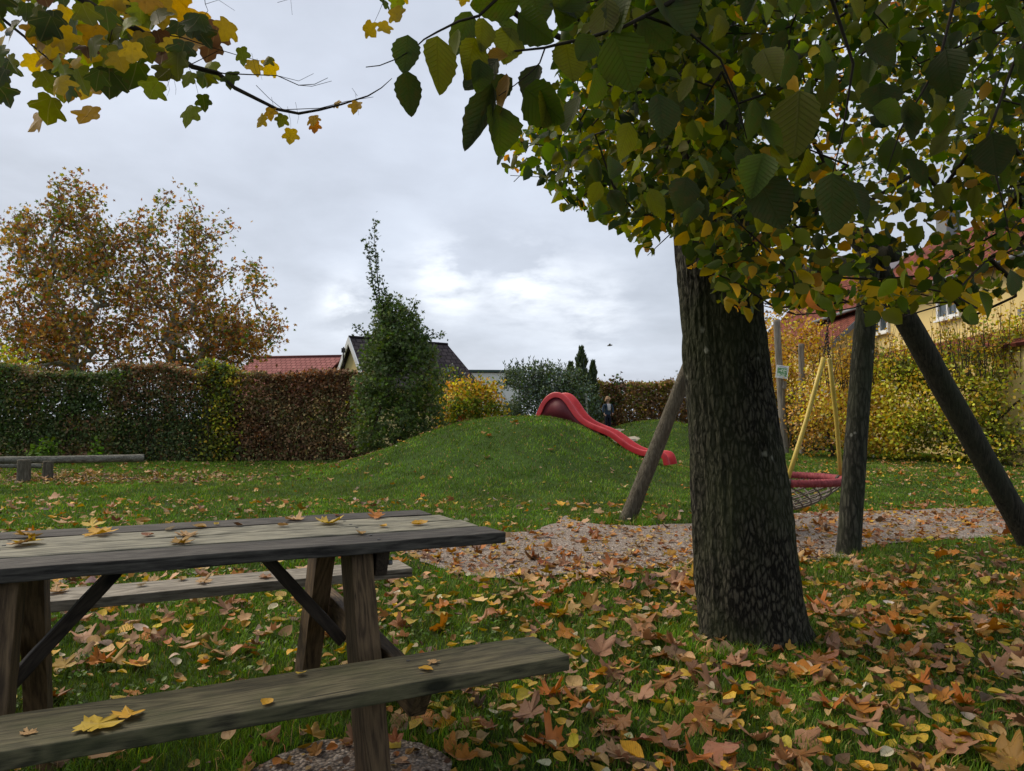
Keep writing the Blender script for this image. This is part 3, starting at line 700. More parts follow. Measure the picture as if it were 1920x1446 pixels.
for i, (px, py, k, s, c, lab) in enumerate([(370, 1093, 'm', .07, 'tan', 'tan leaf on the middle of the far bench'), (342, 1090, 'o', .06, 'ochre', 'ochre leaf left of the tan leaf on the far bench'), (275, 1097, 'o', .05, 'cream', 'pale leaf on the left part of the far bench'), (487, 1083, 'm', .07, 'pink', 'pinkish leaf on the far bench left of the far table leg'), (105, 1115, 'm', .09, 'tan', 'tan leaf at the left end of the far bench')]):
    p = on_z(px, py, .4415); single_leaf('bench_leaf', T_MAPLE if k == 'm' else T_OVAL, LM if k == 'm' else LO, s, PAL[c], (p[0], p[1], .4415), i*2.1, lab, seed=60+i, curl=.6, tiltv=.15)

# ------------------------------------------------------------------ main tree
BARK = bark('furrowed_bark', (.009, .008, .006), (.105, .096, .07), (36, 36, 14), moss=(.036, .042, .018), pale=(.26, .26, .21), st=1.0, plates=(44, 44, 15))
TWIG = plain('twig_bark', (.035, .027, .02), .85, .2, .3, 30)
LG = leafmat('hornbeam_leaf', .5, None, .6, .12)
LGN = leafmat('hornbeam_leaf_close', .5, 'pinnate', .6, .15)
LMP = leafmat('maple_leaf_close', .5, 'palmate', .45, .35)
TD = 3.87
prof = [(1420, 1225, 240), (1416, 1200, 205), (1410, 1170, 192), (1403, 1118, 187), (1391, 975, 178), (1381, 856, 165), (1368, 737, 156), (1354, 618, 152), (1345, 529, 149), (1338, 440, 146), (1328, 330, 140), (1318, 200, 134), (1312, 60, 128), (1308, -150, 120), (1306, -450, 100), (1310, -750, 70), (1330, -1000, 30)]
trunk_c = [at(x, y, TD) for x, y, _ in prof]; trunk_r = [wd/2/F*TD*.985 for _, _, wd in prof]
trunk_c[0][2] = -.06
def trunk_mesh(name, C, Rr, mat, parent, origin, nr=420, na=260, seed=0, amp=.010):
    C = np.array(C); Rr = np.array(Rr); L = np.concatenate([[0], np.cumsum(np.linalg.norm(np.diff(C, axis=0), axis=1))]); s = np.linspace(0, L[-1]*.999, nr)**1.0
    s = L[-1]*(np.linspace(0, 1, nr)**1.5); c = np.stack([np.interp(s, L, C[:, i]) for i in range(3)], 1); r = np.interp(s, L, Rr)
    a = np.linspace(0, 2*PI, na, endpoint=False); Sg, Ag = np.meshgrid(s, a, indexing='ij')
    cu = np.cos(Ag)*3; su = np.sin(Ag)*3
    # vertical furrows: noise stretched along the stem, folded into ridges
    w1 = vnoise(cu*3.1+seed, su*3.1+20, Sg*5+1.5*vnoise(cu*2, su*2, Sg*3)); ridge = 1-np.abs(2*w1-1)
    w2 = vnoise(cu*6.5+seed+9, su*6.5+2, Sg*16); lump = fbm(cu*.55+3, su*.55+seed, Sg*1.3)
    disp = amp*(ridge-.5)*1.1+amp*.8*(w2-.5)+.05*(lump-.5)
    flare = .075*np.exp(-Sg/.13)*(1+.9*np.cos(Ag*5+1.3))*.5
    R = r[:, None]+disp*np.clip(r[:, None]/.2, .2, 1)+flare
    V = c[:, None]+np.stack([np.cos(Ag)*R, np.sin(Ag)*R, 0*R], -1)
    i = np.arange(nr-1)[:, None]*na; j = np.arange(na)[None]; j2 = (j+1) % na
    Fq = np.stack([i+j, i+j2, i+na+j2, i+na+j], -1).reshape(-1, 4)
    return mesh_np(name, V.reshape(-1, 3), Fq, mat, parent, True, origin=origin)
OUT = [(1045, -60), (1050, 110), (1035, 190), (1000, 230), (935, 265), (928, 300), (945, 326), (1010, 338), (1036, 366), (1055, 392), (1110, 408), (1160, 432), (1190, 450), (1215, 478), (1240, 430), (1275, 440), (1300, 500), (1335, 530), (1368, 595), (1400, 592), (1430, 568), (1480, 578), (1510, 588), (1545, 592), (1600, 572), (1640, 600), (1690, 588), (1740, 560), (1790, 575), (1830, 602), (1862, 562), (1900, 548), (1990, 520), (2600, 480), (2600, -60)]
def crown_pts(rng, n, d0, d1, x0=900, x1=1960):
    px = rng.uniform(x0, x1, n*3); py = rng.uniform(-40, 610, n*3); D = np.sqrt(rng.uniform(d0**2, d1**2, n*3))
    k = inpoly(px, py-12, OUT); px, py, D = px[k][:n], py[k][:n], D[k][:n]
    return np.array([at(a, b, d) for a, b, d in zip(px, py, D)])
def keep(P, marg=0):
    px, py, dp = project(P); vis = (px > -80) & (px < 2000) & (py > -20) & (py < 1500) & (dp > .1)
    return ~vis | inpoly(px, py+marg, OUT)
rngT = np.random.RandomState(5)
def cluster_leaves(rng, nodes, per, sig):
    P = np.repeat(nodes, per, 0)+rng.normal(0, 1, (len(nodes)*per, 3))*np.array([sig, sig, sig*.8]); return P
cr = np.vstack([crown_pts(rngT, 640, 2.3, 7.2), crown_pts(rngT, 300, 2.1, 3.4, 1040)])
oh = rngT.uniform(0, 1, (520, 3))*np.array([9.0, 8.0, 2.6])+np.array([-2.6, -1.0, 3.1]); oh = oh[keep(oh)]
cpx, cpy, _d = project(cr); thin = (cpx > 1380) & (cpy > 60) & (cpy < 560)
cr = cr[~(thin & (vnoise(cr[:, 0]*2.6+3, cr[:, 1]*1.3, cr[:, 2]*2.6) > .50)) & ~((cpx > 1560) & (cpy > 380) & (cpy < 545) & (rngT.rand(len(cr)) < .78))]
oh = np.vstack([oh, rngT.uniform(0, 1, (420, 3))*np.array([10.0, 5.5, 2.2])+np.array([-4.0, -5.5, 2.6]), rngT.uniform(0, 1, (330, 3))*np.array([7.0, 3.6, 1.5])+np.array([-2.6, .2, 2.7])])  # extra unseen foliage above and behind the camera, added to shade the foreground
oh = oh[keep(oh)]
right = cr[:, 0] > 1.25+(cr[:, 1]-3.9)*.45
def tone_leaves(rng, P, S=None):
    n = len(P); f = fbm(P[:, 0]*.8+4, P[:, 1]*.8, P[:, 2]*.8+2); low = sstep(2.6, 1.7, P[:, 2]); far = sstep(3.5, 6.5, P[:, 1])
    g = pick(rng, n, dict(green=4, gdark=2, olive=4, ygreen=1), .25); y = pick(rng, n, dict(ygreen=3, yellow=4, gold=2, olive=3, ochre=1.5), .22); o = pick(rng, n, dict(orange=3, gold=2, ochre=2), .2)
    py_ = np.clip(.05+.45*far+.34*low+(f-.5)*1.6, 0, .92); u = rng.rand(n); C = np.where((u < py_)[:, None], y, g)
    oc = vnoise(P[:, 0]*1.7+50, P[:, 1]*1.7, P[:, 2]*1.7) > .80
    return np.where((oc & (rng.rand(n) < .7))[:, None], o, C)
def build_crown(root, origin, nodes, per, sig, chains, rng, minz, sz=(.042, .072), tip=.0028, skip=0, big=None, rmax=.07):
    arr, par = skeleton(chains, list(nodes), .35, .05, rng, minz=minz); r, kids = radii(arr, par, tip, 2.35, rmax)
    nchain = sum(len(c) for c in chains)
    o = limb_mesh('limbs', arr, par, r, TWIG, root, 5, skip, origin=origin)
    tips = arr[nchain:][(r[nchain:] < tip*3.0)]
    # leaves hang along the twigs
    P = np.vstack([cluster_leaves(rng, nodes, per, sig), cluster_leaves(rng, tips[rng.choice(len(tips), min(len(tips), len(nodes)))], max(2, per//4), sig*.5)])
    P = P[keep(P, 10)]; n = len(P); A, N = hangdirs(rng, n, .55); S = rng.uniform(sz[0], sz[1], n)
    Q = leaves('foliage', P, A, N, S, tone_leaves(rng, P), T_OVALS, LG, root, rng.normal(0, .35, n), rng.normal(.2, .6, n), origin=origin, wr=rng.uniform(.75, 1.15, n))
    return arr
tbase = (float(trunk_c[1][0]), float(trunk_c[1][1]), 0.0)
tree = empty('tree', tbase, label='thick furrowed tree with low green and yellow crown, between slide and basket swing', cat='tree')
oA = np.array([0, 0, 0.])
def reparent_origin(o, base):   # children were built in world space
    o.location = (o.location[0]-base[0], o.location[1]-base[1], o.location[2]-base[2])
t_o = trunk_mesh('trunk', trunk_c, trunk_r, BARK, tree, None)
FORKS = [[at(1335, 420, 3.85), at(1400, 330, 3.8), at(1470, 250, 3.7), at(1530, 150, 3.5), at(1600, 20, 3.3)], [at(1330, 330, 3.87), at(1270, 250, 3.9), at(1190, 190, 4.0), at(1110, 110, 4.1), at(1060, 20, 4.2)], [at(1340, 440, 3.87), at(1290, 400, 3.6), at(1240, 370, 3.3), at(1180, 350, 3.1)]]
nodesA = np.vstack([cr[~right], oh[oh[:, 0] < 2.2]])
build_crown(tree, None, nodesA, 22, .16, [[tuple(c) for c in trunk_c]]+FORKS, rngT, 2.55, skip=len(trunk_c))
def rebase(root):
    b = root.location
    for c in root.children: c.location = Vector(c.location)-Vector(b)
rebase(tree)
# second tree, its trunk just outside the frame on the right; limbs reach into the picture
RB = (5.9, 4.3, 0)
treeB = empty('tree', RB, label='tree whose long thin limbs reach in from the right above the swing posts', cat='tree')
chB = [(5.9, 4.3, -.05), (5.88, 4.3, .8), (5.84, 4.32, 1.6), (5.82, 4.3, 2.3), (5.8, 4.28, 3.0), (5.8, 4.3, 3.7), (5.85, 4.3, 4.4), (5.9, 4.3, 5.2)]
trunk_mesh('trunk', chB, [.24, .21, .19, .18, .165, .14, .1, .05], BARK, treeB, None, 140, 80, 5)
l1 = [at(1990, 300, 4.2), at(1900, 292, 4.1), at(1830, 312, 4.0), at(1760, 350, 3.9), at(1690, 380, 3.8), at(1630, 405, 3.7), at(1540, 440, 3.6), at(1450, 480, 3.5), at(1380, 510, 3.4)]
l2 = [at(2050, 10, 3.6), at(1920, 25, 3.4), at(1800, 42, 3.2), at(1680, 60, 3.1), at(1560, 95, 3.0), at(1480, 92, 3.0), at(1400, 120, 2.9)]
l3 = [at(2060, 330, 3.2), at(1950, 370, 3.1), at(1880, 450, 3.0), at(1800, 500, 2.95), at(1700, 530, 2.9), at(1610, 545, 2.9)]
lj = lambda l, z: [np.array([5.6, 4.25, z]), (l[0]+np.array([5.6, 4.25, z]))/2+np.array([0, 0, .25])]+l
nodesB = np.vstack([cr[right], oh[oh[:, 0] >= 2.2]])
build_crown(treeB, None, nodesB, 20, .155, [chB, lj(l1, 2.5), lj(l2, 3.2), lj(l3, 2.3)], rngT, 2.2, skip=len(chB), rmax=.05)
rebase(treeB)
# ---- close branch hanging in front of the lens
def near_branch():
    rng = np.random.RandomState(31)
    base = at(2700, -900, 2.2)
    R = empty('overhanging_branch', (0, 0, 0), label='near hornbeam branch with big dark green ribbed leaves hanging across the top right', cat='branch')
    tw = []
    D = 1.18
    def ch(pts, r0, r1, D=D):
        P = [at(x, y, D+(d if d else 0)) for x, y, d in pts]; n = len(P); mb.tube(P, [r0+(r1-r0)*i/(n-1) for i in range(n)], 6)
    mb = MB()
    ch([(2500, -420, .9), (2150, -300, .6), (1800, -190, .3), (1500, -110, .15), (1330, -35, .05), (1210, 30, 0)], .012, .0035)
    ch([(1210, 30, 0), (1170, 50, 0), (1100, 72, 0), (1040, 85, 0), (1020, 90, 0), (965, 96, .02), (930, 110, .02)], .0035, .0015)
    ch([(1022, 90, 0), (1012, 118, 0), (996, 135, 0), (965, 160, 0), (935, 180, .02)], .0016, .0008)
    ch([(1330, -35, .05), (1150, -60, .05), (1000, -30, .05), (935, -5, .0), (898, 30, 0), (860, 40, 0), (820, 60, 0), (795, 74, 0), (780, 88, 0)], .004, .001)
    ch([(740, 112, 0), (712, 123, 0), (686, 126, 0)], .001, .0008); ch([(780, 88, 0), (765, 98, 0), (740, 112, 0)], .001, .001)
    ch([(898, 30, 0), (905, 60, 0), (915, 90, .02), (950, 122, .02)], .0011, .0007)
    ch([(1210, 30, 0), (1290, 60, .05), (1350, 110, .1), (1380, 180, .15), (1400, 260, .2)], .003, .0012)
    ch([(1500, -110, .15), (1560, 0, .2), (1600, 120, .25), (1580, 250, .3), (1560, 330, .3)], .005, .001)
    ch([(1800, -190, .3), (1790, 0, .35), (1760, 120, .35), (1690, 240, .4), (1660, 330, .4)], .005, .001)
    ch([(2150, -300, .6), (2000, -50, .5), (1900, 120, .5), (1850, 260, .5), (1880, 380, .5), (1895, 450, .5)], .006, .001)
    mb.build('twigs', TWIG, R, True)
    L = [(765, 66, 758, 140, .34, 'gdark'), (762, 134, 772, 222, .26, 'gdark'), (818, 70, 822, 182, .26, 'olive'), (882, 22, 846, 110, .2, 'green'), (890, 72, 872, 152, .34, 'olive'), (905, 35, 900, 100, .3, 'olive'), (938, 28, 968, 92, .34, 'green'), (972, 26, 1040, 78, .34, 'green'),
         (975, 3, 880, 10, .3, 'green'), (950, 98, 905, 118, .3, 'ochre'), (935, 112, 872, 172, .34, 'gdark'), (955, 140, 940, 222, .3, 'ochre'), (925, 165, 874, 292, .17, 'gdark'), (930, 188, 942, 292, .36, 'green'), (985, 165, 1060, 228, .4, 'green'), (960, 150, 900, 190, .3, 'gdark'),
         (1010, 120, 985, 190, .34, 'gdark'), (1050, 20, 1100, -30, .34, 'green'), (1060, 85, 1075, 160, .36, 'olive'), (1110, 72, 1080, 120, .34, 'green'), (1150, 62, 1190, 172, .38, 'green'), (1200, 30, 1260, 90, .36, 'gdark'), (1230, -20, 1290, 70, .42, 'gdark'), (1180, -30, 1160, 60, .36, 'green'),
         (1432, 285, 1408, 372, .34, 'green'), (1420, 330, 1470, 430, .34, 'gdark'), (1235, 175, 1243, 262, .36, 'gdark'), (1560, 325, 1560, 440, .36, 'gdark'), (1580, 335, 1625, 415, .3, 'gdark'), (1500, 170, 1490, 300, .3, 'olive'), (1620, 80, 1680, 120, .4, 'gdark'), (1650, 155, 1650, 220, .5, 'gdark'), (1700, 190, 1700, 270, .34, 'gdark'),
         (1895, 505, 1898, 555, .42, 'gdark'), (1840, 545, 1855, 600, .25, 'green'), (1830, 590, 1815, 608, .4, 'green'), (1640, 200, 1700, 225, .36, 'green'), (1000, -20, 1010, 60, .36, 'green'), (1075, -10, 1050, 55, .36, 'green'), (900, 110, 895, 175, .32, 'green'), (1030, 165, 1020, 240, .36, 'olive'), (1120, 130, 1100, 200, .36, 'green'), (960, 50, 945, 120, .33, 'olive'), (1085, 180, 1060, 250, .34, 'green'), (1180, 230, 1160, 300, .34, 'olive'), (1030, 10, 1080, 40, .34, 'gdark'), (860, 55, 850, 120, .25, 'ygreen'), (1140, 0, 1130, 80, .36, 'olive'), (1860, 250, 1870, 330, .4, 'gdark'), (1770, 90, 1790, 180, .36, 'gdark'), (1340, 165, 1338, 240, .34, 'gdark'), (1290, 330, 1270, 400, .36, 'gdark')]
    P = []; A = []; S = []; C = []; Wr = []
    for (x0, y0, x1, y1, wr, c) in L:
        d = D+rng.uniform(-.04, .08)+(.25 if x0 > 1300 else 0); p = at(x0, y0, d); q = at(x1, y1, d+rng.uniform(-.015, .015)); P.append(p); A.append(q-p); S.append(np.linalg.norm(q-p)); C.append(PAL[c]); Wr.append(wr/.36*1.15)
    # more in the same spray, spread through the volume over the crown
    m = 95; k = 0
    while k < m:
        x = rng.uniform(1080, 2000); y = rng.uniform(-80, 400)
        d = D+rng.uniform(.1, 1.0); p = at(x, y, d); a = np.array([rng.normal(0, .45), rng.normal(0, .3), -1]); s = rng.uniform(.06, .092)
        P.append(p); A.append(a); S.append(s); C.append(PAL[rng.choice(['green', 'gdark', 'green', 'olive', 'olive'])]); Wr.append(rng.uniform(.6, 1.0)); k += 1
    P = np.array(P); A = np.array(A); S = np.array(S); C = np.array(C)*np.exp(rng.normal(0, .15, (len(P), 1))); Wr = np.array(Wr); n = len(P)
    N = np.stack([rng.normal(0, .55, n), -np.ones(n), rng.normal(0, .45, n)], 1)
    leaves('foliage', P, A, N, S, C, tpl_oval(.36, 15, .05), LGN, R, rng.normal(0, .3, n), rng.normal(.3, .6, n), wr=Wr)
    # bring the thing's origin to the branch
    R.location = tuple(at(1500, -110, 1.3)); rebase(R)
near_branch()
# ---- maple branch at the top left
def maple_branch():
    rng = np.random.RandomState(8); D = 1.9
    R = empty('maple_branch', (0, 0, 0), label='maple branch with yellow and green lobed leaves reaching in from the top left', cat='branch')
    mb = MB()
    def ch(pts, r0, r1, dd=0, n=6):
        P = [at(x, y, D+dd+.02*math.sin(x*.05)) for x, y in pts]; k = len(P); mb.tube(P, [r0+(r1-r0)*i/(k-1) for i in range(k)], n)
    ch([(-500, -420), (-120, -190), (60, -60), (130, -15), (215, 35), (262, 58), (300, 82), (360, 125), (410, 138), (440, 165), (470, 180), (520, 205), (560, 213), (600, 206), (640, 196), (690, 180), (715, 165), (735, 147)], .011, .0008)
    ch([(-200, -120), (-40, -10), (10, 40), (45, 68), (60, 85), (100, 118), (150, 147)], .006, .0014)
    ch([(300, 82), (360, 120), (410, 95)], .002, .001); ch([(360, 125), (420, 138), (470, 140), (520, 142), (560, 160), (590, 158), (615, 146)], .002, .0007); ch([(560, 160), (585, 162), (622, 152)], .0009, .0006)
    ch([(520, 142), (560, 152), (588, 138)], .0008, .0005)
    ch([(215, 35), (205, 80), (208, 120)], .0016, .0008); ch([(262, 58), (340, 70), (400, 90), (450, 105), (490, 115)], .0018, .0006)
    ch([(480, 160), (505, 185), (530, 205)], .0008, .0007); ch([(530, 206), (600, 203), (650, 190), (700, 182)], .0012, .0006); ch([(670, 180), (660, 165)], .0006, .0004)
    ch([(350, 118), (365, 150), (372, 178)], .0008, .0004); ch([(330, 100), (322, 140), (312, 165)], .0007, .0004)
    ch([(380, -30), (385, 8), (390, 20), (382, 32)], .0012, .0005); ch([(385, 8), (410, 0), (440, 20)], .0007, .0004)
    ch([(715, -40), (722, -5), (712, 20), (702, 42)], .0010, .0005, .1); ch([(722, -5), (740, 5), (750, 12)], .0008, .0005, .1)
    ch([(520, 5), (545, -2), (548, 28)], .0006, .0004)
    # hanging leaf stalks and seed stalks
    for (x, y) in ((488, 150), (478, 140), (515, 222), (545, 240), (560, 232), (318, 180), (330, 178), (135, 185), (672, 216)):
        ch([(x-6, y-40), (x, y-12), (x+rng.uniform(-5, 5), y)], .0005, .0003, 0, 4)
    mb.build('twigs', TWIG, R, True)
    L = [(335, 15, 70, 'gold'), (352, 92, 72, 'gold'), (300, -5, 40, 'yellow'), (425, 58, 46, 'yellow'), (405, 70, 36, 'ochre'), (178, 92, 62, 'yellow'), (100, 78, 52, 'gdark'), (250, 145, 58, 'green'), (205, 158, 60, 'gdark'), (285, 172, 46, 'ygreen'), (352, 218, 46, 'ygreen'), (383, 195, 32, 'green'), (68, 230, 52, 'gold'), (90, 210, 58, 'olive'), (162, 218, 50, 'gold'), (12, 182, 46, 'gdark'), (545, 258, 30, 'yellow'), (488, 228, 28, 'yellow'), (507, 214, 28, 'gold'), (527, 228, 26, 'olive'), (587, 226, 26, 'gold'), (590, 240, 24, 'orange'), (632, 196, 18, 'gold'), (666, 202, 28, 'gold'), (505, 130, 34, 'yellow'), (478, 128, 36, 'yellow'), (432, 150, 38, 'green'), (455, 108, 34, 'ygreen'), (500, 115, 24, 'olive'), (695, 58, 32, 'yellow'), (723, 55, 30, 'yellow'), (745, 30, 34, 'yellow'), (742, 10, 30, 'ygreen'), (722, 8, 24, 'green'), (750, -5, 30, 'yellow'), (270, 98, 50, 'green'), (220, 90, 46, 'green'), (390, 155, 26, 'olive'), (1060, 5, 34, 'yellow'), (868, 0, 26, 'yellow')]
    P = []; A = []; S = []; C = []; DD = []
    def addl(x, y, s, c, dd=0):
        d = D+dd; L_ = s/F*d*1.05; ax = np.array([rng.normal(0, .35), rng.normal(0, .3), -1]); ax /= np.linalg.norm(ax); P.append(at(x, y, d)-ax*L_*.5); A.append(ax); S.append(L_); C.append(np.array(PAL[c])*math.exp(rng.normal(0, .12)))
    for x, y, s, c in L: addl(x, y, s, c, rng.uniform(-.1, .1))
    REG = [(-40, -60), (-40, 185), (40, 170), (80, 200), (120, 195), (150, 160), (190, 180), (240, 150), (290, 130), (330, 150), (380, 150), (400, 130), (420, 60), (330, 40), (260, -60)]
    k = 0
    while k < 150:
        x = rng.uniform(-60, 430); y = rng.uniform(-70, 205)
        if not inpoly(np.array([x]), np.array([y]), REG)[0]: continue
        addl(x, y, rng.uniform(34, 58), rng.choice(['green', 'green', 'gdark', 'olive', 'ygreen', 'yellow', 'gold', 'ochre', 'brown'], p=[.14, .08, .12, .18, .13, .15, .08, .07, .05]), rng.uniform(-.35, .5)); k += 1
    n = len(P); N = np.stack([rng.normal(0, .45, n), -np.ones(n), rng.normal(0, .4, n)], 1)
    leaves('foliage', np.array(P), np.array(A), N, np.array(S), np.array(C), T_FMAPLE, LMP, R, rng.normal(0, .35, n), rng.normal(.0, .5, n))
    R.location = tuple(at(60, -60, D)); rebase(R)
maple_branch()

# ------------------------------------------------------------------ swing
POLE = bark('grey_pole', (.020, .020, .015), (.085, .082, .062), (30, 30, 6), moss=(.035, .042, .022), pale=(.22, .22, .19), st=.8, plates=(30, 30, 6))
POLED = bark('dark_pole', (.014, .013, .011), (.055, .048, .036), (30, 30, 4), moss=(.03, .035, .02), st=.7)
POLEB = bark('brown_pole', (.05, .043, .03), (.16, .14, .105), (40, 40, 4), st=.9)
def pole(name, a, b, ra, rb, mat, parent, seed=0, n=70, na=28, flare=0):
    a = np.array(a, float); b = np.array(b, float); t = unit((b-a)[None])[0]; u = unit(np.cross(t, [0, 1, .01])[None])[0]; v = np.cross(t, u)
    s = np.linspace(0, 1, n); L = np.linalg.norm(b-a); an = np.arange(na)*2*PI/na; Sg, Ag = np.meshgrid(s, an, indexing='ij')
    r = ra+(rb-ra)*Sg+.016*(fbm(np.cos(Ag)*1.2+seed, np.sin(Ag)*1.2, Sg*L*2.2)-.5)+.006*(vnoise(np.cos(Ag)*6+seed, np.sin(Ag)*6, Sg*L*4)-.5)+flare*np.exp(-Sg*L/.15)
    wob = .02*np.stack([fbm(s*L*.8+seed, 0*s)-.5, fbm(s*L*.8+seed+9, 0*s)-.5], 1)
    c = a+(b-a)*s[:, None]+u*wob[:, :1]+v*wob[:, 1:]
    V = c[:, None]+(np.cos(Ag)*r)[..., None]*u+(np.sin(Ag)*r)[..., None]*v; V = V.reshape(-1, 3)
    i = np.arange(n-1)[:, None]*na; j = np.arange(na)[None]; j2 = (j+1) % na; Fq = np.stack([i+j, i+j2, i+na+j2, i+na+j], -1).reshape(-1, 4)
    # caps
    V = np.vstack([V, a, b]); k = len(V)-2; f1 = np.stack([np.full(na, k), (np.arange(na)+1) % na, np.arange(na)], 1); f2 = np.stack([np.full(na, k+1), (n-1)*na+np.arange(na), (n-1)*na+(np.arange(na)+1) % na], 1)
    org = a
    me_o = mesh_np(name, V-org, [Fq, np.vstack([f1, f2])], mat, parent, True)
    me_o.location = org
    return me_o
sroot = empty('swing_frame', (0, 0, 0), label='rough log swing frame with leaning poles on both sides of the gravel', cat='swing frame')
apex1 = at(1633, 480, 6.4); apex2 = np.array([2.38, 8.3, 2.66])
g0 = on_z(1596, 1043); pole('pole', [g0[0], g0[1]+.08, -.06], at(1636, 450, 6.34), .098, .084, POLE, sroot, 1, flare=.01)['label'] = 'upright grey pole at the front'
g1 = on_z(1948, 1030); pole('pole', [g1[0], g1[1], -.06], at(1604, 432, 6.5), .105, .10, POLED, sroot, 2)['label'] = 'dark pole leaning in from the right'
g2 = on_z(1172, 978); pole('pole', [g2[0], g2[1], -.06], apex2+np.array([.12, .03, .2]), .088, .08, POLEB, sroot, 3, flare=.012)['label'] = 'brown pole leaning at the left'
pole('pole', [3.12, 9.0, -.06], apex2+np.array([-.06, 0, .2]), .09, .08, POLE, sroot, 4)
pole('beam', apex1+(apex1-apex2)*.12+[0, 0, -.02], apex2+(apex2-apex1)*.10+[0, 0, -.02], .085, .08, POLED, sroot, 5)
sroot.location = (2.9, 7.2, 0); rebase(sroot)
YEL = plain('yellow_tube', (.62, .47, .10), .4, .4, .08, 5)
def swing():
    R = empty('basket_swing', (0, 0, 0), label='round basket swing with red rope ring and yellow tubes, hanging from dark chains', cat='swing')
    c = np.array([2.79, 7.4, .572]); RR = .60
    red, nt, b, o = newmat('red_rope'); v = coords(nt)
    mb = MB(); n = 110; na = 12; V = []; Fc = []
    # rope covered ring with real windings
    for i in range(n*3):
        A0 = 2*PI*i/(n*3)
        for k in range(na):
            ph = 2*PI*k/na; rr = .037+.005*math.sin(n*A0+ph*1.0)
            r = RR+rr*math.cos(ph); V.append((c[0]+r*math.cos(A0), c[1]+r*math.sin(A0), c[2]+rr*math.sin(ph)))
    m = n*3
    for i in range(m):
        for k in range(na): Fc.append((i*na+k, ((i+1) % m)*na+k, ((i+1) % m)*na+(k+1) % na, i*na+(k+1) % na))
    mb.add(V, Fc); setc(nt, b.inputs['Base Color'], ramp(nt, noise(nt, v, 25, 4), [(.3, (.20, .025, .035)), (.7, (.38, .07, .08))])); b.inputs['Roughness'].default_value = .75
    mb.build('ring', red, R, True)
    # net
    mb = MB(); q = 17
    def bowl(r, a): return (c[0]+r*math.cos(a), c[1]+r*math.sin(a), c[2]-.02-.30*(1-(r/RR)**2))
    for k in range(q):
        for sgn in (1, -1):
            pts = []
            for s in range(26):
                f = s/25; r = RR*(1-f*.93); a = 2*PI*k/q+sgn*f*1.9+.012*math.sin(f*60); pts.append(bowl(r, a))
            mb.tube(pts, .0085, 5)
    for r in (.10, .045): mb.tube([bowl(r, 2*PI*i/20) for i in range(20)], .012, 5, closed=True)
    mb.build('net', plain('grey_rope', (.17, .15, .13), .85, .2, .35, 60), R, True)
    top1 = np.array(at(1551, 663, 6.9)); top2 = np.array([2.57, 7.9, 1.79])
    rp = lambda th: (c[0]+RR*math.cos(math.radians(th)), c[1]+RR*math.sin(math.radians(th)), c[2]+.02)
    for top, th, off in ((top1, -105, (-.035, 0, -.04)), (top1, -6, (.02, 0, -.05)), (top2, 62, (.03, 0, -.04)), (top2, 175, (-.03, 0, -.04))):
        mb = MB(); a = Vector(rp(th)); b_ = Vector(top)+Vector(off); mid = (a+b_)/2+Vector((.012, 0, 0)); mb.tube([a, a.lerp(mid, .5), mid, mid.lerp(b_, .5), b_], .0215, 12); t = mb.build('tube', YEL, R, True)
        mb = MB(); cc = Vector(rp(th))
        for k in range(4):
            d = Vector((-math.sin(math.radians(th)), math.cos(math.radians(th)), 0)); o_ = cc+d*(k-1.5)*.016-Vector((0, 0, .02)); e = Vector((math.cos(math.radians(th)), math.sin(math.radians(th)), 0))
            mb.tube([o_+(e*math.cos(x)+Vector((0, 0, 1))*math.sin(x))*.045 for x in [2*PI*j/14 for j in range(14)]], .007, 5, closed=True)
        mb.build('lashing', CH, R, True)
    def chain(p, q, name='chain'):
        mb = MB(); p = Vector(p); q = Vector(q); L = (q-p).length; n = int(L/.030); d = (q-p)/n; t = d.normalized(); u = t.orthogonal().normalized(); v_ = t.cross(u)
        for i in range(n):
            m_ = p+d*(i+.5); a = u if i % 2 else v_; a = (a+t.cross(a)*.3*math.sin(i*.9)).normalized()
            mb.tube([m_+t*(.0215*math.cos(x))+a*(.0115*math.sin(x)) for x in [2*PI*j/10 for j in range(10)]], .0042, 5, closed=True)
        return mb.build(name, CH, R, True)
    bt1 = apex1+(apex2-apex1)*.2; bt2 = apex1+(apex2-apex1)*.8
    j1 = top1+np.array([0, 0, .20]); j2 = top2+np.array([0, 0, .20])
    chain(j1, (bt1[0], bt1[1], bt1[2]-.1)); chain(j2, (bt2[0], bt2[1], bt2[2]-.1))
    for top, j in ((top1, j1), (top2, j2)):
        chain(top+np.array([-.035, 0, -.03]), j, 'chain'); chain(top+np.array([.02, 0, -.04]), j, 'chain')
    R.location = (2.79, 7.4, .26); rebase(R)
CH = plain('rusty_chain', (.05, .035, .028), .6, .5, .3, 40)
swing()

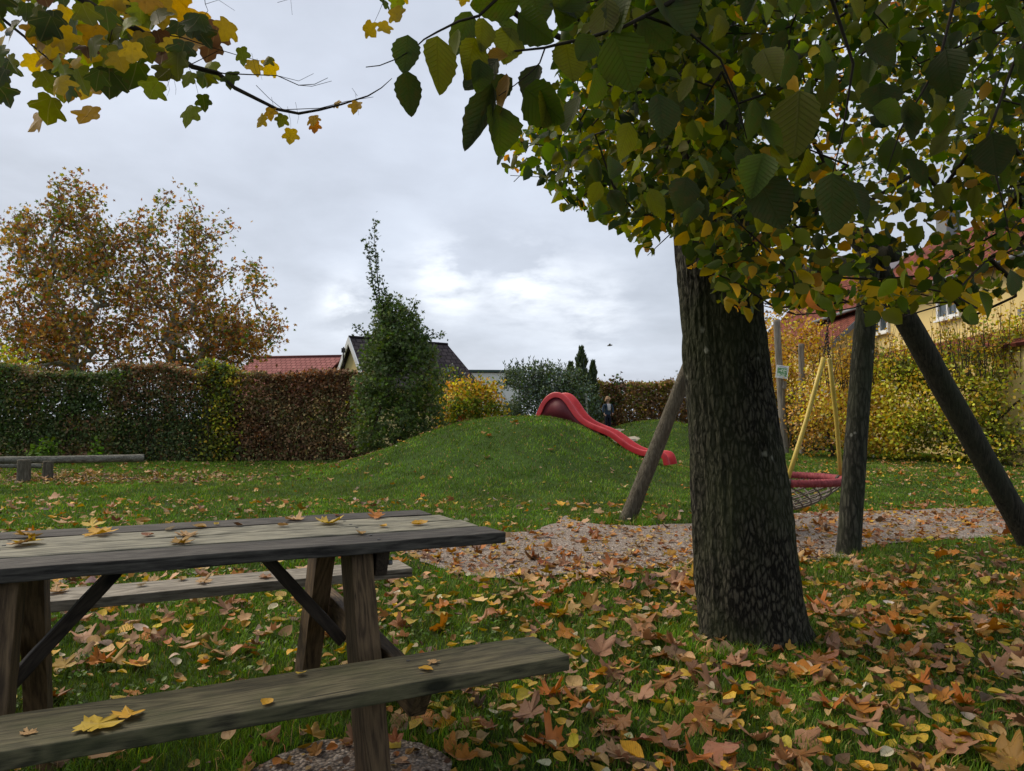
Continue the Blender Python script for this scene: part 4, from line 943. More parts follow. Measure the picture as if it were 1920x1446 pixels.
# ------------------------------------------------------------------ slide
def slide():
    R = empty('slide', (0, 0, 0), label='red plastic wavy slide running down the grass mound', cat='slide')
    prof = [(1004, 779), (1009, 768), (1015, 754), (1024, 743), (1034, 736.5), (1044, 735), (1054, 738), (1063, 746), (1071, 757), (1079, 770), (1088, 781), (1100, 790), (1114, 796.5), (1130, 802.5), (1146, 810), (1160, 820), (1174, 831), (1188, 839), (1203, 844.5), (1220, 846), (1236, 846), (1244, 847.5), (1249, 852), (1252, 861), (1254, 871)]
    A0 = np.array([(1004-960)/F*16.0, 16.0]); B0 = np.array([(1254-960)/F*14.05, 14.05]); d = B0-A0
    P = []
    for x, y in prof:
        # point on the vertical plane through A0-B0
        k = (x-960)/F; # solve X = k*Y
        t = (k*A0[1]-A0[0])/(d[0]-k*d[1]); Y = A0[1]+t*d[1]; P.append(at(x, y, Y))
    P = np.array(P)
    # smooth resample
    s = np.concatenate([[0], np.cumsum(np.linalg.norm(np.diff(P, axis=0), axis=1))]); u = np.linspace(0, s[-1], 120); Q = np.stack([np.interp(u, s, P[:, i]) for i in range(3)], 1)
    for _ in range(6): Q[1:-1] = (Q[:-2]+2*Q[1:-1]+Q[2:])/4
    dn = unit(d[None])[0]; perp = np.array([-dn[1], dn[0], 0])*1.0   # away from the viewer
    if perp[1] < 0: perp = -perp
    wdt = .40; T = unit(np.gradient(Q, axis=0)); Nn = unit(np.cross(perp[None], T)); 
    Nn = np.where((Nn[:, 2:3] < 0), -Nn, Nn)
    # keep normals continuous
    for i in range(1, len(Nn)):
        if np.dot(Nn[i], Nn[i-1]) < 0: Nn[i] = -Nn[i]
    dep = .15
    # cross section: outer skirt, rounded rim, inner wall, floor, inner wall, rim, outer skirt
    cs = [(0, -.11), (-.004, -.02), (.0, -.004), (.012, .006), (.028, .006), (.038, -.004), (.044, -.02), (.055, -.10), (.075, -.128), (.11, -.138), (wdt/2, -.142)]
    cs = cs+[(wdt-x, z) for x, z in cs[::-1][1:]]
    V = np.array([[Q[i]+perp*x+Nn[i]*z for x, z in cs] for i in range(len(Q))]); n, k = V.shape[:2]
    # the lip bends the section down at the end
    Fq = [(i*k+j, i*k+j+1, (i+1)*k+j+1, (i+1)*k+j) for i in range(n-1) for j in range(k-1)]
    mat, nt, b, o = newmat('red_plastic'); v = coords(nt); fade = noise(nt, v, 2.5, 6, .65)
    setc(nt, b.inputs['Base Color'], ramp(nt, fade, [(.3, (.36, .014, .02)), (.55, (.50, .028, .034)), (.8, (.56, .08, .07))])); b.inputs['Roughness'].default_value = .38; b.inputs['Specular IOR Level'].default_value = .45
    bump(nt, b, noise(nt, v, 14, 4), .06, .01)
    ch = mesh_np('chute', V.reshape(-1, 3), np.array(Fq), mat, R, True)
    # side panels that close the arch down to the mound, set inside the skirt
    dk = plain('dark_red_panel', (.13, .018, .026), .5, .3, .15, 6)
    for off, nm in ((.03, 0), (wdt-.03, 1)):
        a = [i for i in range(n) if u[i] > .02 and Q[i][0] < at(1120, 800, 15.5)[0]]
        Vp = []
        for i in a:
            top = Q[i]+perp*off+Nn[i]*-.12; Vp.append(top); x, y = top[0], top[1]; Vp.append(np.array([x, y, min(top[2]-.01, gz1(x, y)-.05)]))
        fc = [(2*i, 2*i+1, 2*i+3, 2*i+2) for i in range(len(a)-1)]
        o = mesh_np('side_panel', np.array(Vp), np.array(fc), dk, R); sm = o.modifiers.new('solid', 'SOLIDIFY'); sm.thickness = .008
    R.location = tuple(Q[60]-np.array([0, 0, .2])); rebase(R)
slide()

# ------------------------------------------------------------------ background foliage helpers
LB = leafmat('background_leaf', .25, None, .6, 0, .25); STEM = plain('shrub_stems', (.05, .038, .028), .9, .1, .3, 20)
def shell_pts(rng, n, c, r, hollow=.55):
    """points in an ellipsoid, denser toward its surface"""
    d = unit(rng.normal(0, 1, (n, 3))); q = rng.uniform(hollow**3, 1, n)**(1/3); return np.array(c)+d*q[:, None]*np.array(r)
def shrub(name, label, cat, base, lobes, nl, size, tonef, seed, stems=26, T=T_BLOB, group=None, droop=.0, stemr=.006, top=None, clump=.10, per=9, up=0.0):
    rng = np.random.RandomState(seed); base = np.array(base, float); R = empty(name, tuple(base), label=label, cat=cat, group=group)
    vol = np.array([np.prod(l[1])**(2/3) for l in lobes]); vol /= vol.sum(); cl_ = []
    for l, v in zip(lobes, vol): cl_.append(shell_pts(rng, max(4, int(nl/per*v)), l[0], l[1], .45))
    cl_ = np.vstack(cl_); keep_ = fbm(cl_[:, 0]*1.9+seed, cl_[:, 1]*1.9, cl_[:, 2]*1.9) > .40; cl_ = cl_[keep_]; cl_ = cl_[cl_[:, 2] > base[2]-.05]
    cents = cl_[rng.choice(len(cl_), min(len(cl_), 170), False)]
    ch = [[tuple(base+[0, 0, -.05]), tuple(base+[0, 0, .15])]]
    arr, par = skeleton(ch, list(cents), .5, .08, rng); r, kids = radii(arr, par, stemr, 2.4, .06); limb_mesh('stems', arr, par, r, STEM, R, 4)
    P = np.repeat(cl_, per, 0)+rng.normal(0, clump, (len(cl_)*per, 3)); P = P[P[:, 2] > base[2]+.01]; n = len(P)
    A = rng.normal(0, 1, (n, 3)); A[:, 2] += up-droop; N = rng.normal(0, 1, (n, 3)); N[:, 2] += .5; N[:, 1] -= .3
    leaves('foliage', P, A, N, size*rng.uniform(.6, 1.3, n), np.clip(tonef(rng, P)*1.4, 0, .75), T, LB, R, rng.normal(0, .3, n), rng.normal(.2, .4, n)); rebase(R)
    return R
def hedge(name, label, a, b, z0, z1, thick, nl, size, tonef, seed, gapf=.27, T=T_DIA, stems=60, front=None):
    nl = int(nl*1.6); size *= 1.05
    rng = np.random.RandomState(seed); a = np.array(a, float); b = np.array(b, float); d = b-a; L = np.linalg.norm(d); dn = d/L; nm = np.array([dn[1], -dn[0]])
    if nm[1] > 0: nm = -nm
    R = empty(name, (*((a+b)/2), z0), label=label, cat='hedge')
    u = rng.uniform(0, L, nl); h = rng.uniform(0, 1, nl)**.85; q = rng.exponential(.38, nl); q = np.where(q > 1, rng.rand(nl), q)
    side = rng.rand(nl) < .24; u = u+rng.normal(0, .16, nl); Z1 = z1-.05+.24*(fbm(u*.9+seed, 0*u)-.5)*2+.07*(vnoise(u*5+seed, 0*u)-.5)+rng.normal(0, .035, nl)
    z = z0+(Z1-z0)*h; topm = rng.rand(nl) < .12; z = np.where(topm, Z1-rng.exponential(.06, nl), z)
    off = thick/2-q*thick; off = np.where(side, -off, off); bul = (fbm(u*1.1+seed, z*1.3+3)-.5)*.6; off = off*(1+bul)*(1-.25*sstep(.85, 1.0, h)*1.0)
    kp = fbm(u*1.8+seed, z*1.8, off*1.5) > gapf; u, z, off = u[kp], z[kp], off[kp]; n = len(u)
    XY = a+u[:, None]*dn+off[:, None]*nm; P = np.column_stack([XY, z+(gz(XY[:, 0], XY[:, 1])-z0)*0])
    A = rng.normal(0, 1, (n, 3)); N = rng.normal(0, 1, (n, 3)); N[:, 2] += .6; N[:, 1] -= .6
    leaves('foliage', P, A, N, size*rng.uniform(.6, 1.3, n), np.clip(tonef(rng, P)*1.4, 0, .75), T, LB, R, rng.normal(0, .3, n), rng.normal(.2, .4, n))
    mb = MB(); rr = random.Random(seed)
    for i in range(stems):
        uu = rr.uniform(0, L); o_ = rr.uniform(-.35, .35)*thick; p = a+dn*uu+nm*o_; pts = [Vector((p[0], p[1], z0-.05))]
        for k in range(4): pts.append(pts[-1]+Vector((rr.uniform(-.13, .13), rr.uniform(-.1, .1), (z1-z0)/4.3)))
        mb.tube(pts, [.016, .012, .009, .006, .003], 5)
        for k in range(1, 4):
            q_ = pts[k]; mb.tube([q_, q_+Vector((rr.uniform(-.3, .3), rr.uniform(-.3, .1), rr.uniform(.15, .4)))], [.006, .002], 4)
    # twiggy tips along the top
    for i in range(int(L*14)):
        uu = rr.uniform(0, L); p = a+dn*uu+nm*rr.uniform(-.4, .4)*thick; q_ = Vector((p[0], p[1], z1-.25)); mb.tube([q_, q_+Vector((rr.uniform(-.06, .06), rr.uniform(-.06, .06), rr.uniform(.25, .42)))], [.004, .0015], 4)
    mb.build('stems', STEM, R, False); rebase(R); return R
def toner(*parts, sc_=.7, jit=.28):
    """parts: list of weight dicts; chosen by smooth noise"""
    def f(rng, P):
        n = len(P); m = len(parts); v = np.clip((fbm(P[:, 0]*sc_+17, P[:, 1]*sc_, P[:, 2]*sc_*1.3+4)-.25)/.5, 0, .999)*m+rng.normal(0, .25, n); v = np.clip(v.astype(int), 0, m-1)
        C = np.zeros((n, 3))
        for i, wts in enumerate(parts): C = np.where((v == i)[:, None], pick(rng, n, wts, jit), C)
        return C
    return f
HB = 1.0
def gx(px, D): return (px-960)/F*D
# ---- left hedges (front to back order along the lawn edge)
HD = 19.6
hz = 2.42
hedge('mixed_hedge', 'long dark green clipped hedge behind the log beam at the left', (gx(-160, 18.6), 18.6), (gx(240, 19.0), 19.0), 0, 2.42, 1.0, 25000, .085, toner(dict(hgr=4, gdark=2, green=1), dict(hgr=3, hol=2, green=2), dict(hol=3, hbr=2, olive=1.2, hgr=2), dict(hbr=3, hol=2), sc_=.9), 1)
hedge('mixed_hedge', 'dark clipped hedge piece with reddish brown top, left of the yellow shrub', (gx(228, 19.2), 19.2), (gx(410, 19.4), 19.4), 0, 2.46, 1.0, 13000, .08, lambda rng, P: np.where((rng.rand(len(P)) < .12+.7*sstep(1.0, 2.3, P[:, 2]))[:, None], pick(rng, len(P), dict(hbr=5, rust=.8, hol=2)), pick(rng, len(P), dict(hgr=5, gdark=2, hol=1.5, olive=.6))), 2)
hedge('yellow_hedge_shrub', 'loose yellow green shrub set into the hedge between dark and brown parts', (gx(392, 19.35), 19.35), (gx(446, 19.45), 19.45), 0, 2.55, 1.05, 4200, .09, toner(dict(yellow=2, ygreen=2, olive=3, hol=2), dict(olive=4, hgr=3, ygreen=1), dict(yellow=2, ochre=2, olive=2)), 3, .30)
hedge('beech_hedge', 'brown autumn beech hedge between the yellow shrub and the conical tree', (gx(438, 19.5), 19.5), (gx(700, 20.0), 20.0), 0, 2.47, 1.0, 18000, .085, toner(dict(hbr=4, rust=.8, dkbrown=1.5), dict(hbr=4, hol=2, dkbrown=1), dict(hbr=3, tan=.7, hol=2), dict(hol=3, olive=1.5, hbr=2), jit=.34), 4, .33, stems=90)
# small plants at the hedge foot
for i, (px, D, r, lab) in enumerate([(92, 17.4, .42, 'small light green bush at the hedge foot behind the log beam'), (170, 17.6, .3, 'small dark green weed clump beside the log beam end')]):
    x = gx(px, D); z = gz1(x, D); shrub('small_bush', lab, 'bush', (x, D, z), [((x, D, z+.25), (r, .3, .32))], 700, .1, toner(dict(green=4, grass=2)), 50+i, clump=.06)
# ---- conical tree
cx0, cyD = gx(745, 17.0), 17.0; cz = gz1(cx0, cyD)
shrub('conical_tree', 'tall dense dark green conical tree with a thin leading shoot left of the mound', 'tree', (cx0, cyD, cz),
      [((cx0, cyD, 1.1), (1.14, 1.0, 1.1)), ((cx0+.02, cyD, 2.0), (1.08, .95, 1.05)), ((cx0+.03, cyD, 2.75), (.88, .8, .85)), ((cx0-.05, cyD, 3.35), (.58, .5, .6)), ((cx0-.2, cyD, 3.8), (.30, .26, .45))],
      24000, .085, toner(dict(hgr=5, green=2, gdark=1), dict(hgr=3, green=3), dict(green=3, olive=1.5, hgr=2, hol=1)), 7, T=T_STAR, clump=.085, per=9)
def leader():
    root = [o for o in bpy.data.objects if o.name == 'conical_tree'][0]; rn = np.random.RandomState(2); P = []; A = []; mb = MB(); b0 = Vector(root.location)
    for pts in ([(728, 640), (712, 560), (706, 500), (702, 450), (704, 412)], [(722, 600), (700, 540), (694, 490), (686, 450)], [(735, 600), (722, 550), (716, 520)], [(790, 640), (812, 625), (832, 632)], [(700, 640), (672, 615), (662, 622)], [(760, 600), (775, 575), (780, 560)]):
        Q = [Vector(at(x, y, 17.0)) for x, y in pts]; mb.tube([q-b0 for q in Q], [.02-.017*i/(len(Q)-1) for i in range(len(Q))], 5)
        for i in range(len(Q)-1):
            for k in range(int((Q[i+1]-Q[i]).length*85)):
                f = rn.rand(); q = Q[i].lerp(Q[i+1], f); sp = .07 if len(pts) > 4 else .06; a = rn.uniform(0, 6.28); P.append(np.array(q-b0)+rn.normal(0, sp, 3)); A.append((math.cos(a), math.sin(a), .5))
    mb.build('leader', STEM, root); n = len(P); leaves('leader_foliage', np.array(P), np.array(A), rn.normal(0, 1, (n, 3)), rn.uniform(.06, .11, n), pick(rn, n, dict(gdark=3, green=3, gray=1)), T_STAR, LB, root)
leader()
# ---- middle and right hedges
x = gx(885, 21); shrub('yellow_shrub', 'yellow and orange autumn shrub between the conical tree and the grey green willow', 'shrub', (x, 21, .1), [((x, 21, 1.35), (.95, .7, 1.15)), ((x-.35, 20.7, 1.2), (.7, .6, 1.0)), ((x+.45, 21, 1.5), (.55, .6, .95)), ((gx(845, 21), 21.4, 1.3), (.5, .5, 1.1))], 9000, .095, toner(dict(olive=3, ygreen=2, green=2), dict(yellow=3, ochre=2, olive=2), dict(ochre=3, orange=2, gold=1)), 12)
x = gx(850, 23); shrub('green_shrub', 'pale green shrub showing right beside the conical tree in front of the tiled roof', 'shrub', (x, 23, .1), [((x, 23, 1.6), (.7, .6, 1.25))], 3000, .09, toner(dict(green=3, olive=2, gray=1)), 13)
WB = leafmat('willow_leaf', .2, None, .6)
x = gx(1010, 22.3); shrub('willow_shrub', 'grey green willow shrub behind the top of the slide', 'shrub', (x, 22.3, .5), [((x, 22.3, 1.7), (1.3, .8, 1.25)), ((x-.6, 22.3, 2.0), (.7, .6, .95)), ((x+.5, 22.4, 2.1), (.75, .6, .9)), ((gx(1080, 22), 22.2, 1.6), (.75, .6, 1.2))], 17000, .085, toner(dict(hgr=4, gray=3), dict(hgr=3, gray=3, green=1), dict(gray=3, hgr=2)), 14, T=T_DIA, clump=.09)
def sprays():
    rng = random.Random(3); rn = np.random.RandomState(3)
    R = empty('willow_shoots', (gx(1010, 22.2), 22.2, 1.2), label='thin upright grey green shoots rising above the willow shrub', cat='shrub'); mb = MB(); P = []; A = []
    for i in range(46):
        px = rng.uniform(935, 1092); D = 22.2+rng.uniform(-.4, .5); h = rng.uniform(.35, .8)*(1-.35*abs(px-1010)/80); b = Vector((gx(px, D), D, 2.2)); t = b+Vector((rng.uniform(-.15, .15), 0, h+.25)); mb.tube([b, b.lerp(t, .5)+Vector((.02, 0, 0)), t], [.008, .005, .002], 4)
        for k in range(22):
            f = rng.uniform(.15, 1); P.append(b.lerp(t, f)); a = rng.uniform(0, 6.28); A.append((math.cos(a)*.6, math.sin(a)*.6, 1))
    mb.build('stems', STEM, R); n = len(P); leaves('foliage', np.array(P), np.array(A), rn.normal(0, 1, (n, 3)), rn.uniform(.08, .14, n), pick(rn, n, dict(gray=3, gdark=2, green=1)), (T_DIA[0]*np.array([.45, 1, 1]), T_DIA[1]), LB, R); rebase(R)
sprays()
def juniper(px, D, ztop, zb, wr, lab, seed):
    rng = np.random.RandomState(seed); x = gx(px, D); n = int(2600*(ztop-zb)/1.6); h = rng.uniform(0, 1, n)**.8; r = wr*(1-h)**.75*rng.uniform(.3, 1.3, n)*(1+.35*np.sin(h*31)); a = rng.uniform(0, 6.28, n)
    P = np.stack([x+r*np.cos(a), D+r*np.sin(a), zb+(ztop-zb)*h], 1); A = np.stack([np.cos(a)*.45, np.sin(a)*.45, np.ones(n)], 1)
    R = empty('conifer', (x, D, zb), label=lab, cat='tree', group=None); leaves('foliage', P, A, rng.normal(0, 1, (n, 3)), rng.uniform(.10, .2, n), pick(rng, n, dict(hgr=4, gray=2, green=1), .2), (T_DIA[0]*np.array([.4, 1, 1]), T_DIA[1]), LB, R)
    mb = MB(); mb.tube([(x, D, zb-.1), (x, D, ztop-.1)], [.06, .01], 6); mb.build('trunk', STEM, R, True); rebase(R)
juniper(1090, 23.2, 3.50, .6, .42, 'tallest slim conifer spire above the hedge right of the willow', 4)
juniper(1112, 23.4, 3.05, .6, .24, 'shorter slim conifer just left of the child', 5)
juniper(1070, 23.4, 3.0, .6, .36, 'small conifer point between the willow and the tallest spire', 6)
hedge('beech_hedge', 'brown leaved hedge behind the standing child and the leaning pole', (gx(1085, 25.5), 25.5), (gx(1340, 26.5), 26.5), .3, 2.56, 1.1, 21000, .095, toner(dict(hbr=4, rust=.8, hol=1.5), dict(hbr=3, ochre=1, hol=1), dict(olive=1.5, hbr=2, tan=.5), jit=.34), 15, .33, stems=70)
x = gx(1153, 25); shrub('dark_leaf_shrub', 'dark purple leaved shrub top against the sky right of the child', 'shrub', (x, 25.2, .5), [((x, 25.2, 2.3), (.38, .3, .55)), ((x-.15, 25.2, 1.8), (.3, .3, .7)), ((x+.25, 25.2, 2.55), (.22, .2, .2))], 420, .13, toner(dict(dkbrown=3, gdark=3)), 16, per=6, clump=.12)
# bare pale shrub tip
shrub('bare_shrub', 'thin pale bare shrub tips above the hedge beside the trunk', 'shrub', (gx(1285, 26), 26, .5), [((gx(1283, 26), 26, 2.5), (.45, .3, .55))], 500, .05, toner(dict(gray=2, olive=1, tan=1)), 17, clump=.1)
# ---- right side yellow shrubs
YT = toner(dict(olive=4, ygreen=2, hol=2, hgr=1), dict(yellow=4, ygreen=2, olive=2, ochre=1), dict(yellow=5, gold=1.5, ochre=2, cream=.6), sc_=.8, jit=.38)
YT2 = toner(dict(ochre=3.5, hol=1.5, hbr=1.5), dict(yellow=3.5, ochre=3, tan=1), dict(gold=2.5, ochre=2.5, tan=1.5), sc_=.8, jit=.38)
def lob(px, D, z, r): return ((gx(px, D), D, z), r)
zz = lambda px, D: gz1(gx(px, D), D)
shrub('forsythia_shrub', 'ochre yellow shrub directly behind the basket swing', 'shrub', (gx(1560, 18), 18, zz(1560, 18)), [lob(1560, 18, 1.55, (1.0, .9, 1.25)), lob(1535, 18.2, 1.1, (.8, .8, .85)), lob(1610, 18.2, 2.35, (.6, .7, .95)), lob(1600, 17.8, 1.2, (.9, .8, .9))], 12500, .075, (lambda f_: (lambda rng, P: f_(rng, P)*1.3))(YT2), 21, clump=.13, up=.5, stemr=.008)
shrub('forsythia_shrub', 'big bushy yellow green shrub between upright post and leaning pole', 'shrub', (gx(1690, 17.5), 17.5, zz(1690, 17.5)), [lob(1680, 17.5, 1.5, (1.15, .9, 1.2)), lob(1730, 17.6, 1.9, (1.0, .9, 1.05)), lob(1650, 17.6, 2.0, (.6, .7, 1.0)), lob(1720, 17.6, 2.6, (.45, .5, .65)), lob(1700, 17.2, .9, (1.1, .8, .6))], 16500, .078, (lambda f_: (lambda rng, P: f_(rng, P)*1.3))(YT), 22, clump=.13, up=.4, stemr=.008)
shrub('forsythia_shrub', 'tall loose yellow shrub with dark bare stems at the right edge', 'shrub', (gx(1835, 16.3), 16.3, zz(1835, 16.3)), [lob(1835, 16.3, 1.7, (1.1, .8, 1.3)), lob(1880, 16.3, 2.6, (.8, .8, 1.0)), lob(1925, 16.2, 3.0, (.45, .5, .7)), lob(1800, 16.4, 2.7, (.3, .4, .5)), lob(1790, 16.5, 1.6, (.75, .7, 1.1)), lob(1940, 16.2, 1.5, (1.1, .8, 1.5)), lob(1900, 16, .9, (1.3, .8, .8)), lob(1850, 16.1, .6, (1.2, .7, .5))], 14500, .078, (lambda f_: (lambda rng, P: f_(rng, P)*1.3))(YT), 23, clump=.14, up=.5, stemr=.010)
def shoots(px0, px1, D, z0, h0, h1, n, seed, label, tone):
    rng = random.Random(seed); rn = np.random.RandomState(seed); R = empty('shrub_shoots', (gx((px0+px1)/2, D), D, z0), label=label, cat='shrub'); mb = MB(); P = []; A = []
    for i in range(n):
        px = rng.uniform(px0, px1); b = Vector((gx(px, D), D+rng.uniform(-.5, .5), z0)); t = b+Vector((rng.uniform(-.45, .45), rng.uniform(-.2, .2), rng.uniform(h0, h1))); md = b.lerp(t, .5)+Vector((rng.uniform(-.08, .08), 0, .05)); mb.tube([b, md, t], [.009, .006, .002], 4)
        for k in range(15):
            f = rng.uniform(.2, 1); p = b.lerp(t, f); P.append((p[0]+rng.gauss(0, .04), p[1], p[2])); a = rng.uniform(0, 6.28); A.append((math.cos(a), math.sin(a), .6))
    mb.build('stems', STEM, R); m = len(P); leaves('foliage', np.array(P), np.array(A), rn.normal(0, 1, (m, 3)), rn.uniform(.04, .085, m), pick(rn, m, tone), T_BLOB, LB, R); rebase(R)
shrub('forsythia_shrub', 'yellow shrub cut off by the right edge of the view, beyond the leaning pole', 'shrub', (gx(1930, 16.9), 16.9, zz(1930, 16.9)), [lob(1930, 16.9, 1.6, (1.0, .7, 1.3)), lob(1890, 16.9, 1.2, (.9, .7, .9)), lob(1960, 16.9, 2.4, (.8, .6, .9))], 11000, .078, (lambda f_: (lambda rng, P: f_(rng, P)*1.3))(YT), 27, clump=.14, up=.4)
shoots(1530, 1740, 17.6, 2.0, .6, 1.7, 110, 5, 'thin yellow leaved shoots standing above the shrubs before the yellow wall', dict(yellow=3, ochre=3, gold=1))
shoots(1760, 1960, 16.3, 2.2, .7, 1.9, 120, 6, 'thin shoots rising above the right edge shrub', dict(yellow=3, ochre=2, ygreen=1))
# orange yellow small tree and green hedge behind the sign post
def small_tree(name, label, px, D, zt, r, nl, size, tonef, seed, group=None):
    x = gx(px, D); return shrub(name, label, 'tree', (x, D, zz(px, D)), [((x, D, zt), r), ((x+r[0]*.4, D, zt-.4), (r[0]*.8, r[1]*.8, r[2]*.8)), ((x-r[0]*.5, D, zt-.2), (r[0]*.7, r[1]*.7, r[2]*.8))], nl, size, tonef, seed, clump=.16)
small_tree('young_tree', 'orange yellow young tree behind the post with the sign', 1480, 21.5, 3.2, (1.2, 1.0, 1.6), 5200, .10, YT2, 31)
small_tree('young_tree', 'pale yellow young tree seen in the gap left of the yellow house', 1420, 24, 3.0, (1.0, 1.0, 1.8), 2600, .10, YT2, 32)
hedge('low_hedge', 'low dark green hedge under the white picket fence', (gx(1340, 23.0), 23.0), (gx(1545, 22.5), 22.5), .3, 2.0, .8, 9000, .085, toner(dict(gdark=3, green=3), dict(olive=3, green=2)), 33, stems=20)
# yellow green tree at the far left edge
small_tree('round_tree', 'yellow green tree at the left edge behind the hedge', -10, 27, 2.7, (1.5, 1.0, 1.3), 3500, .13, toner(dict(olive=3, ygreen=2, green=2), dict(yellow=2, ygreen=2)), 34)

# ------------------------------------------------------------------ two stemmed plane tree (two trees)
def plane_tree(px, D, lobes, nl, seed, label, lean):
    rng = np.random.RandomState(seed); x = gx(px, D); R = empty('plane_tree', (x, D, 0), label=label, cat='tree')
    vol = np.array([l[2][0]*l[2][2] for l in lobes]); vol = vol/vol.sum(); cl_ = []
    per = 12
    for l, v in zip(lobes, vol): cl_.append(shell_pts(rng, int(nl/per*v), at(l[0], l[1], D), l[2], .3))
    cl_ = np.vstack(cl_); cl_ = cl_[fbm(cl_[:, 0]*.9+seed, cl_[:, 1]*.9, cl_[:, 2]*.9) > np.where(cl_[:, 2] < 5.5, .37, .47)]
    tr = [(x, D, -.1), (x+.0, D, 1.2), (x+lean*.2, D, 2.6), (x+lean*.5, D, 4.2), (x+lean*.7, D, 6), (x+lean, D, 8), (x+lean*1.1, D, 10)]
    arr, par = skeleton([tr], list(cl_[rng.choice(len(cl_), min(620, len(cl_)), False)]), .9, .06, rng, minz=2.2); r, kids = radii(arr, par, .018, 2.25, .18)
    mt = plain('plane_bark', (.22, .21, .16), .85, .2, .35, 3)
    mb = MB(); mb.tube([Vector(p) for p in tr[:5]], [.30, .24, .2, .16, .12], 12); mb.build('trunk', mt, R, True)
    limb_mesh('limbs', arr, par, r, mt, R, 5, 2)
    P = np.repeat(cl_, per, 0)+rng.normal(0, .25, (len(cl_)*per, 3)); n = len(P)
    A = rng.normal(0, 1, (n, 3)); A[:, 2] -= .4; N = rng.normal(0, 1, (n, 3))
    hgt = np.clip((P[:, 2]-3)/8, 0, 1)[:, None]; u = rng.rand(n, 1)
    C = np.where(u < .25+.5*hgt, pick(rng, n, dict(olive=4, ochre=2, brown=2, green=1.5)), pick(rng, n, dict(rust=3, ochre=4, hbr=3, orange=1.5)))
    leaves('foliage', P, A, N, rng.uniform(.12, .235, n), np.clip(C*1.5, 0, .7), T_STAR, LB, R, rng.normal(0, .4, n), rng.normal(0, .5, n)); rebase(R)
PD = 31.0; k_ = PD/F
plane_tree(140, PD, [(135, 380, (50*k_, 1.0, 50*k_)), (120, 450, (95*k_, 1.8, 65*k_)), (40, 450, (55*k_, 1.5, 45*k_)), (150, 560, (150*k_, 2.6, 85*k_)), (50, 560, (70*k_, 2, 70*k_)), (130, 650, (120*k_, 2.6, 65*k_)), (60, 650, (40*k_, 2, 40*k_)), (205, 470, (50*k_, 1.6, 50*k_))], 18000, 3, 'left one of two rust brown plane trees behind the hedge', -.2)
plane_tree(318, PD+.8, [(330, 385, (42*k_, 1.0, 42*k_)), (340, 450, (75*k_, 1.6, 55*k_)), (410, 440, (35*k_, 1.2, 40*k_)), (330, 550, (125*k_, 2.4, 80*k_)), (430, 530, (75*k_, 1.8, 50*k_)), (350, 645, (140*k_, 2.6, 65*k_)), (465, 615, (60*k_, 1.8, 60*k_)), (505, 600, (25*k_, 1.2, 30*k_)), (262, 430, (30*k_, 1, 35*k_))], 18500, 4, 'right one of two rust brown plane trees behind the hedge', .15)

# ------------------------------------------------------------------ houses
def tiles(name, c0, c1, sx=3.2, sy=3.6, axis='X'):
    m, nt, b, o = newmat(name); t = nt.nodes.new('ShaderNodeAttribute'); t.attribute_name = 'LUV'
    br = nt.nodes.new('ShaderNodeTexBrick'); br.inputs['Scale'].default_value = 1; br.inputs['Brick Width'].default_value = .30; br.inputs['Row Height'].default_value = .26; br.inputs['Mortar Size'].default_value = .03; br.inputs['Mortar Smooth'].default_value = .4
    nt.links.new(t.outputs['Vector'], br.inputs['Vector']); br.inputs['Color1'].default_value = (*c0, 1); br.inputs['Color2'].default_value = (*c1, 1); br.inputs['Mortar'].default_value = (*[x*.35 for x in c0], 1)
    n = noise(nt, t.outputs['Vector'], .8, 6, .65); c = mix(nt, ramp(nt, n, [(.4, (0, 0, 0)), (.7, (.6, .6, .6))]), br.outputs['Color'], tuple(x*.55 for x in c0))
    setc(nt, b.inputs['Base Color'], c); b.inputs['Roughness'].default_value = .9; b.inputs['Specular IOR Level'].default_value = .1; bump(nt, b, br.outputs['Fac'], -.6, .03); return m
def quadp(name, pts, mat, parent, th=.0, ures=None):
    """planar panel with LUV in metres along its first edge / across"""
    P = np.array(pts, float); u = unit((P[1]-P[0])[None])[0]; nrm = np.cross(P[1]-P[0], P[-1]-P[0]); nrm /= np.linalg.norm(nrm); v = np.cross(nrm, u); q = P-P[0]
    luv = np.stack([q@u, q@v, 0*q[:, 0]], 1)
    if th:
        P2 = P-nrm*th; V = np.vstack([P, P2]); n = len(P); luv = np.vstack([luv, luv]); me = bpy.data.meshes.new(name)
        fc = [tuple(range(n)), tuple(range(2*n-1, n-1, -1))]+[(i, i+n, (i+1) % n+n, (i+1) % n) for i in range(n)]
    else: V = P; fc = [tuple(range(len(P)))]; me = bpy.data.meshes.new(name)
    me.from_pydata([tuple(p) for p in V], [], fc); a = me.attributes.new('LUV', 'FLOAT_VECTOR', 'POINT'); a.data.foreach_set('vector', np.asarray(luv, np.float32).ravel()); me.update()
    return link(name, me, mat, parent)
YW = plain('yellow_render', (.68, .54, .24), .9, .15, .05, 1.5, .05); WHT = plain('white_paint', (.72, .73, .72), .5, .3, .05, 3, 0)
GLS, _nt, _b, _o = newmat('window_glass'); _b.inputs['Base Color'].default_value = (.05, .07, .08, 1); _b.inputs['Roughness'].default_value = .08; _b.inputs['Specular IOR Level'].default_value = .8
RED = tiles('red_brown_tiles', (.15, .045, .032), (.24, .075, .05)); PINK = tiles('pale_red_tiles', (.33, .13, .12), (.40, .17, .155)); GRY = tiles('dark_grey_tiles', (.05, .042, .046), (.085, .07, .072))
GUT = plain('grey_metal', (.16, .17, .18), .5, .4, .1, 4, 0)
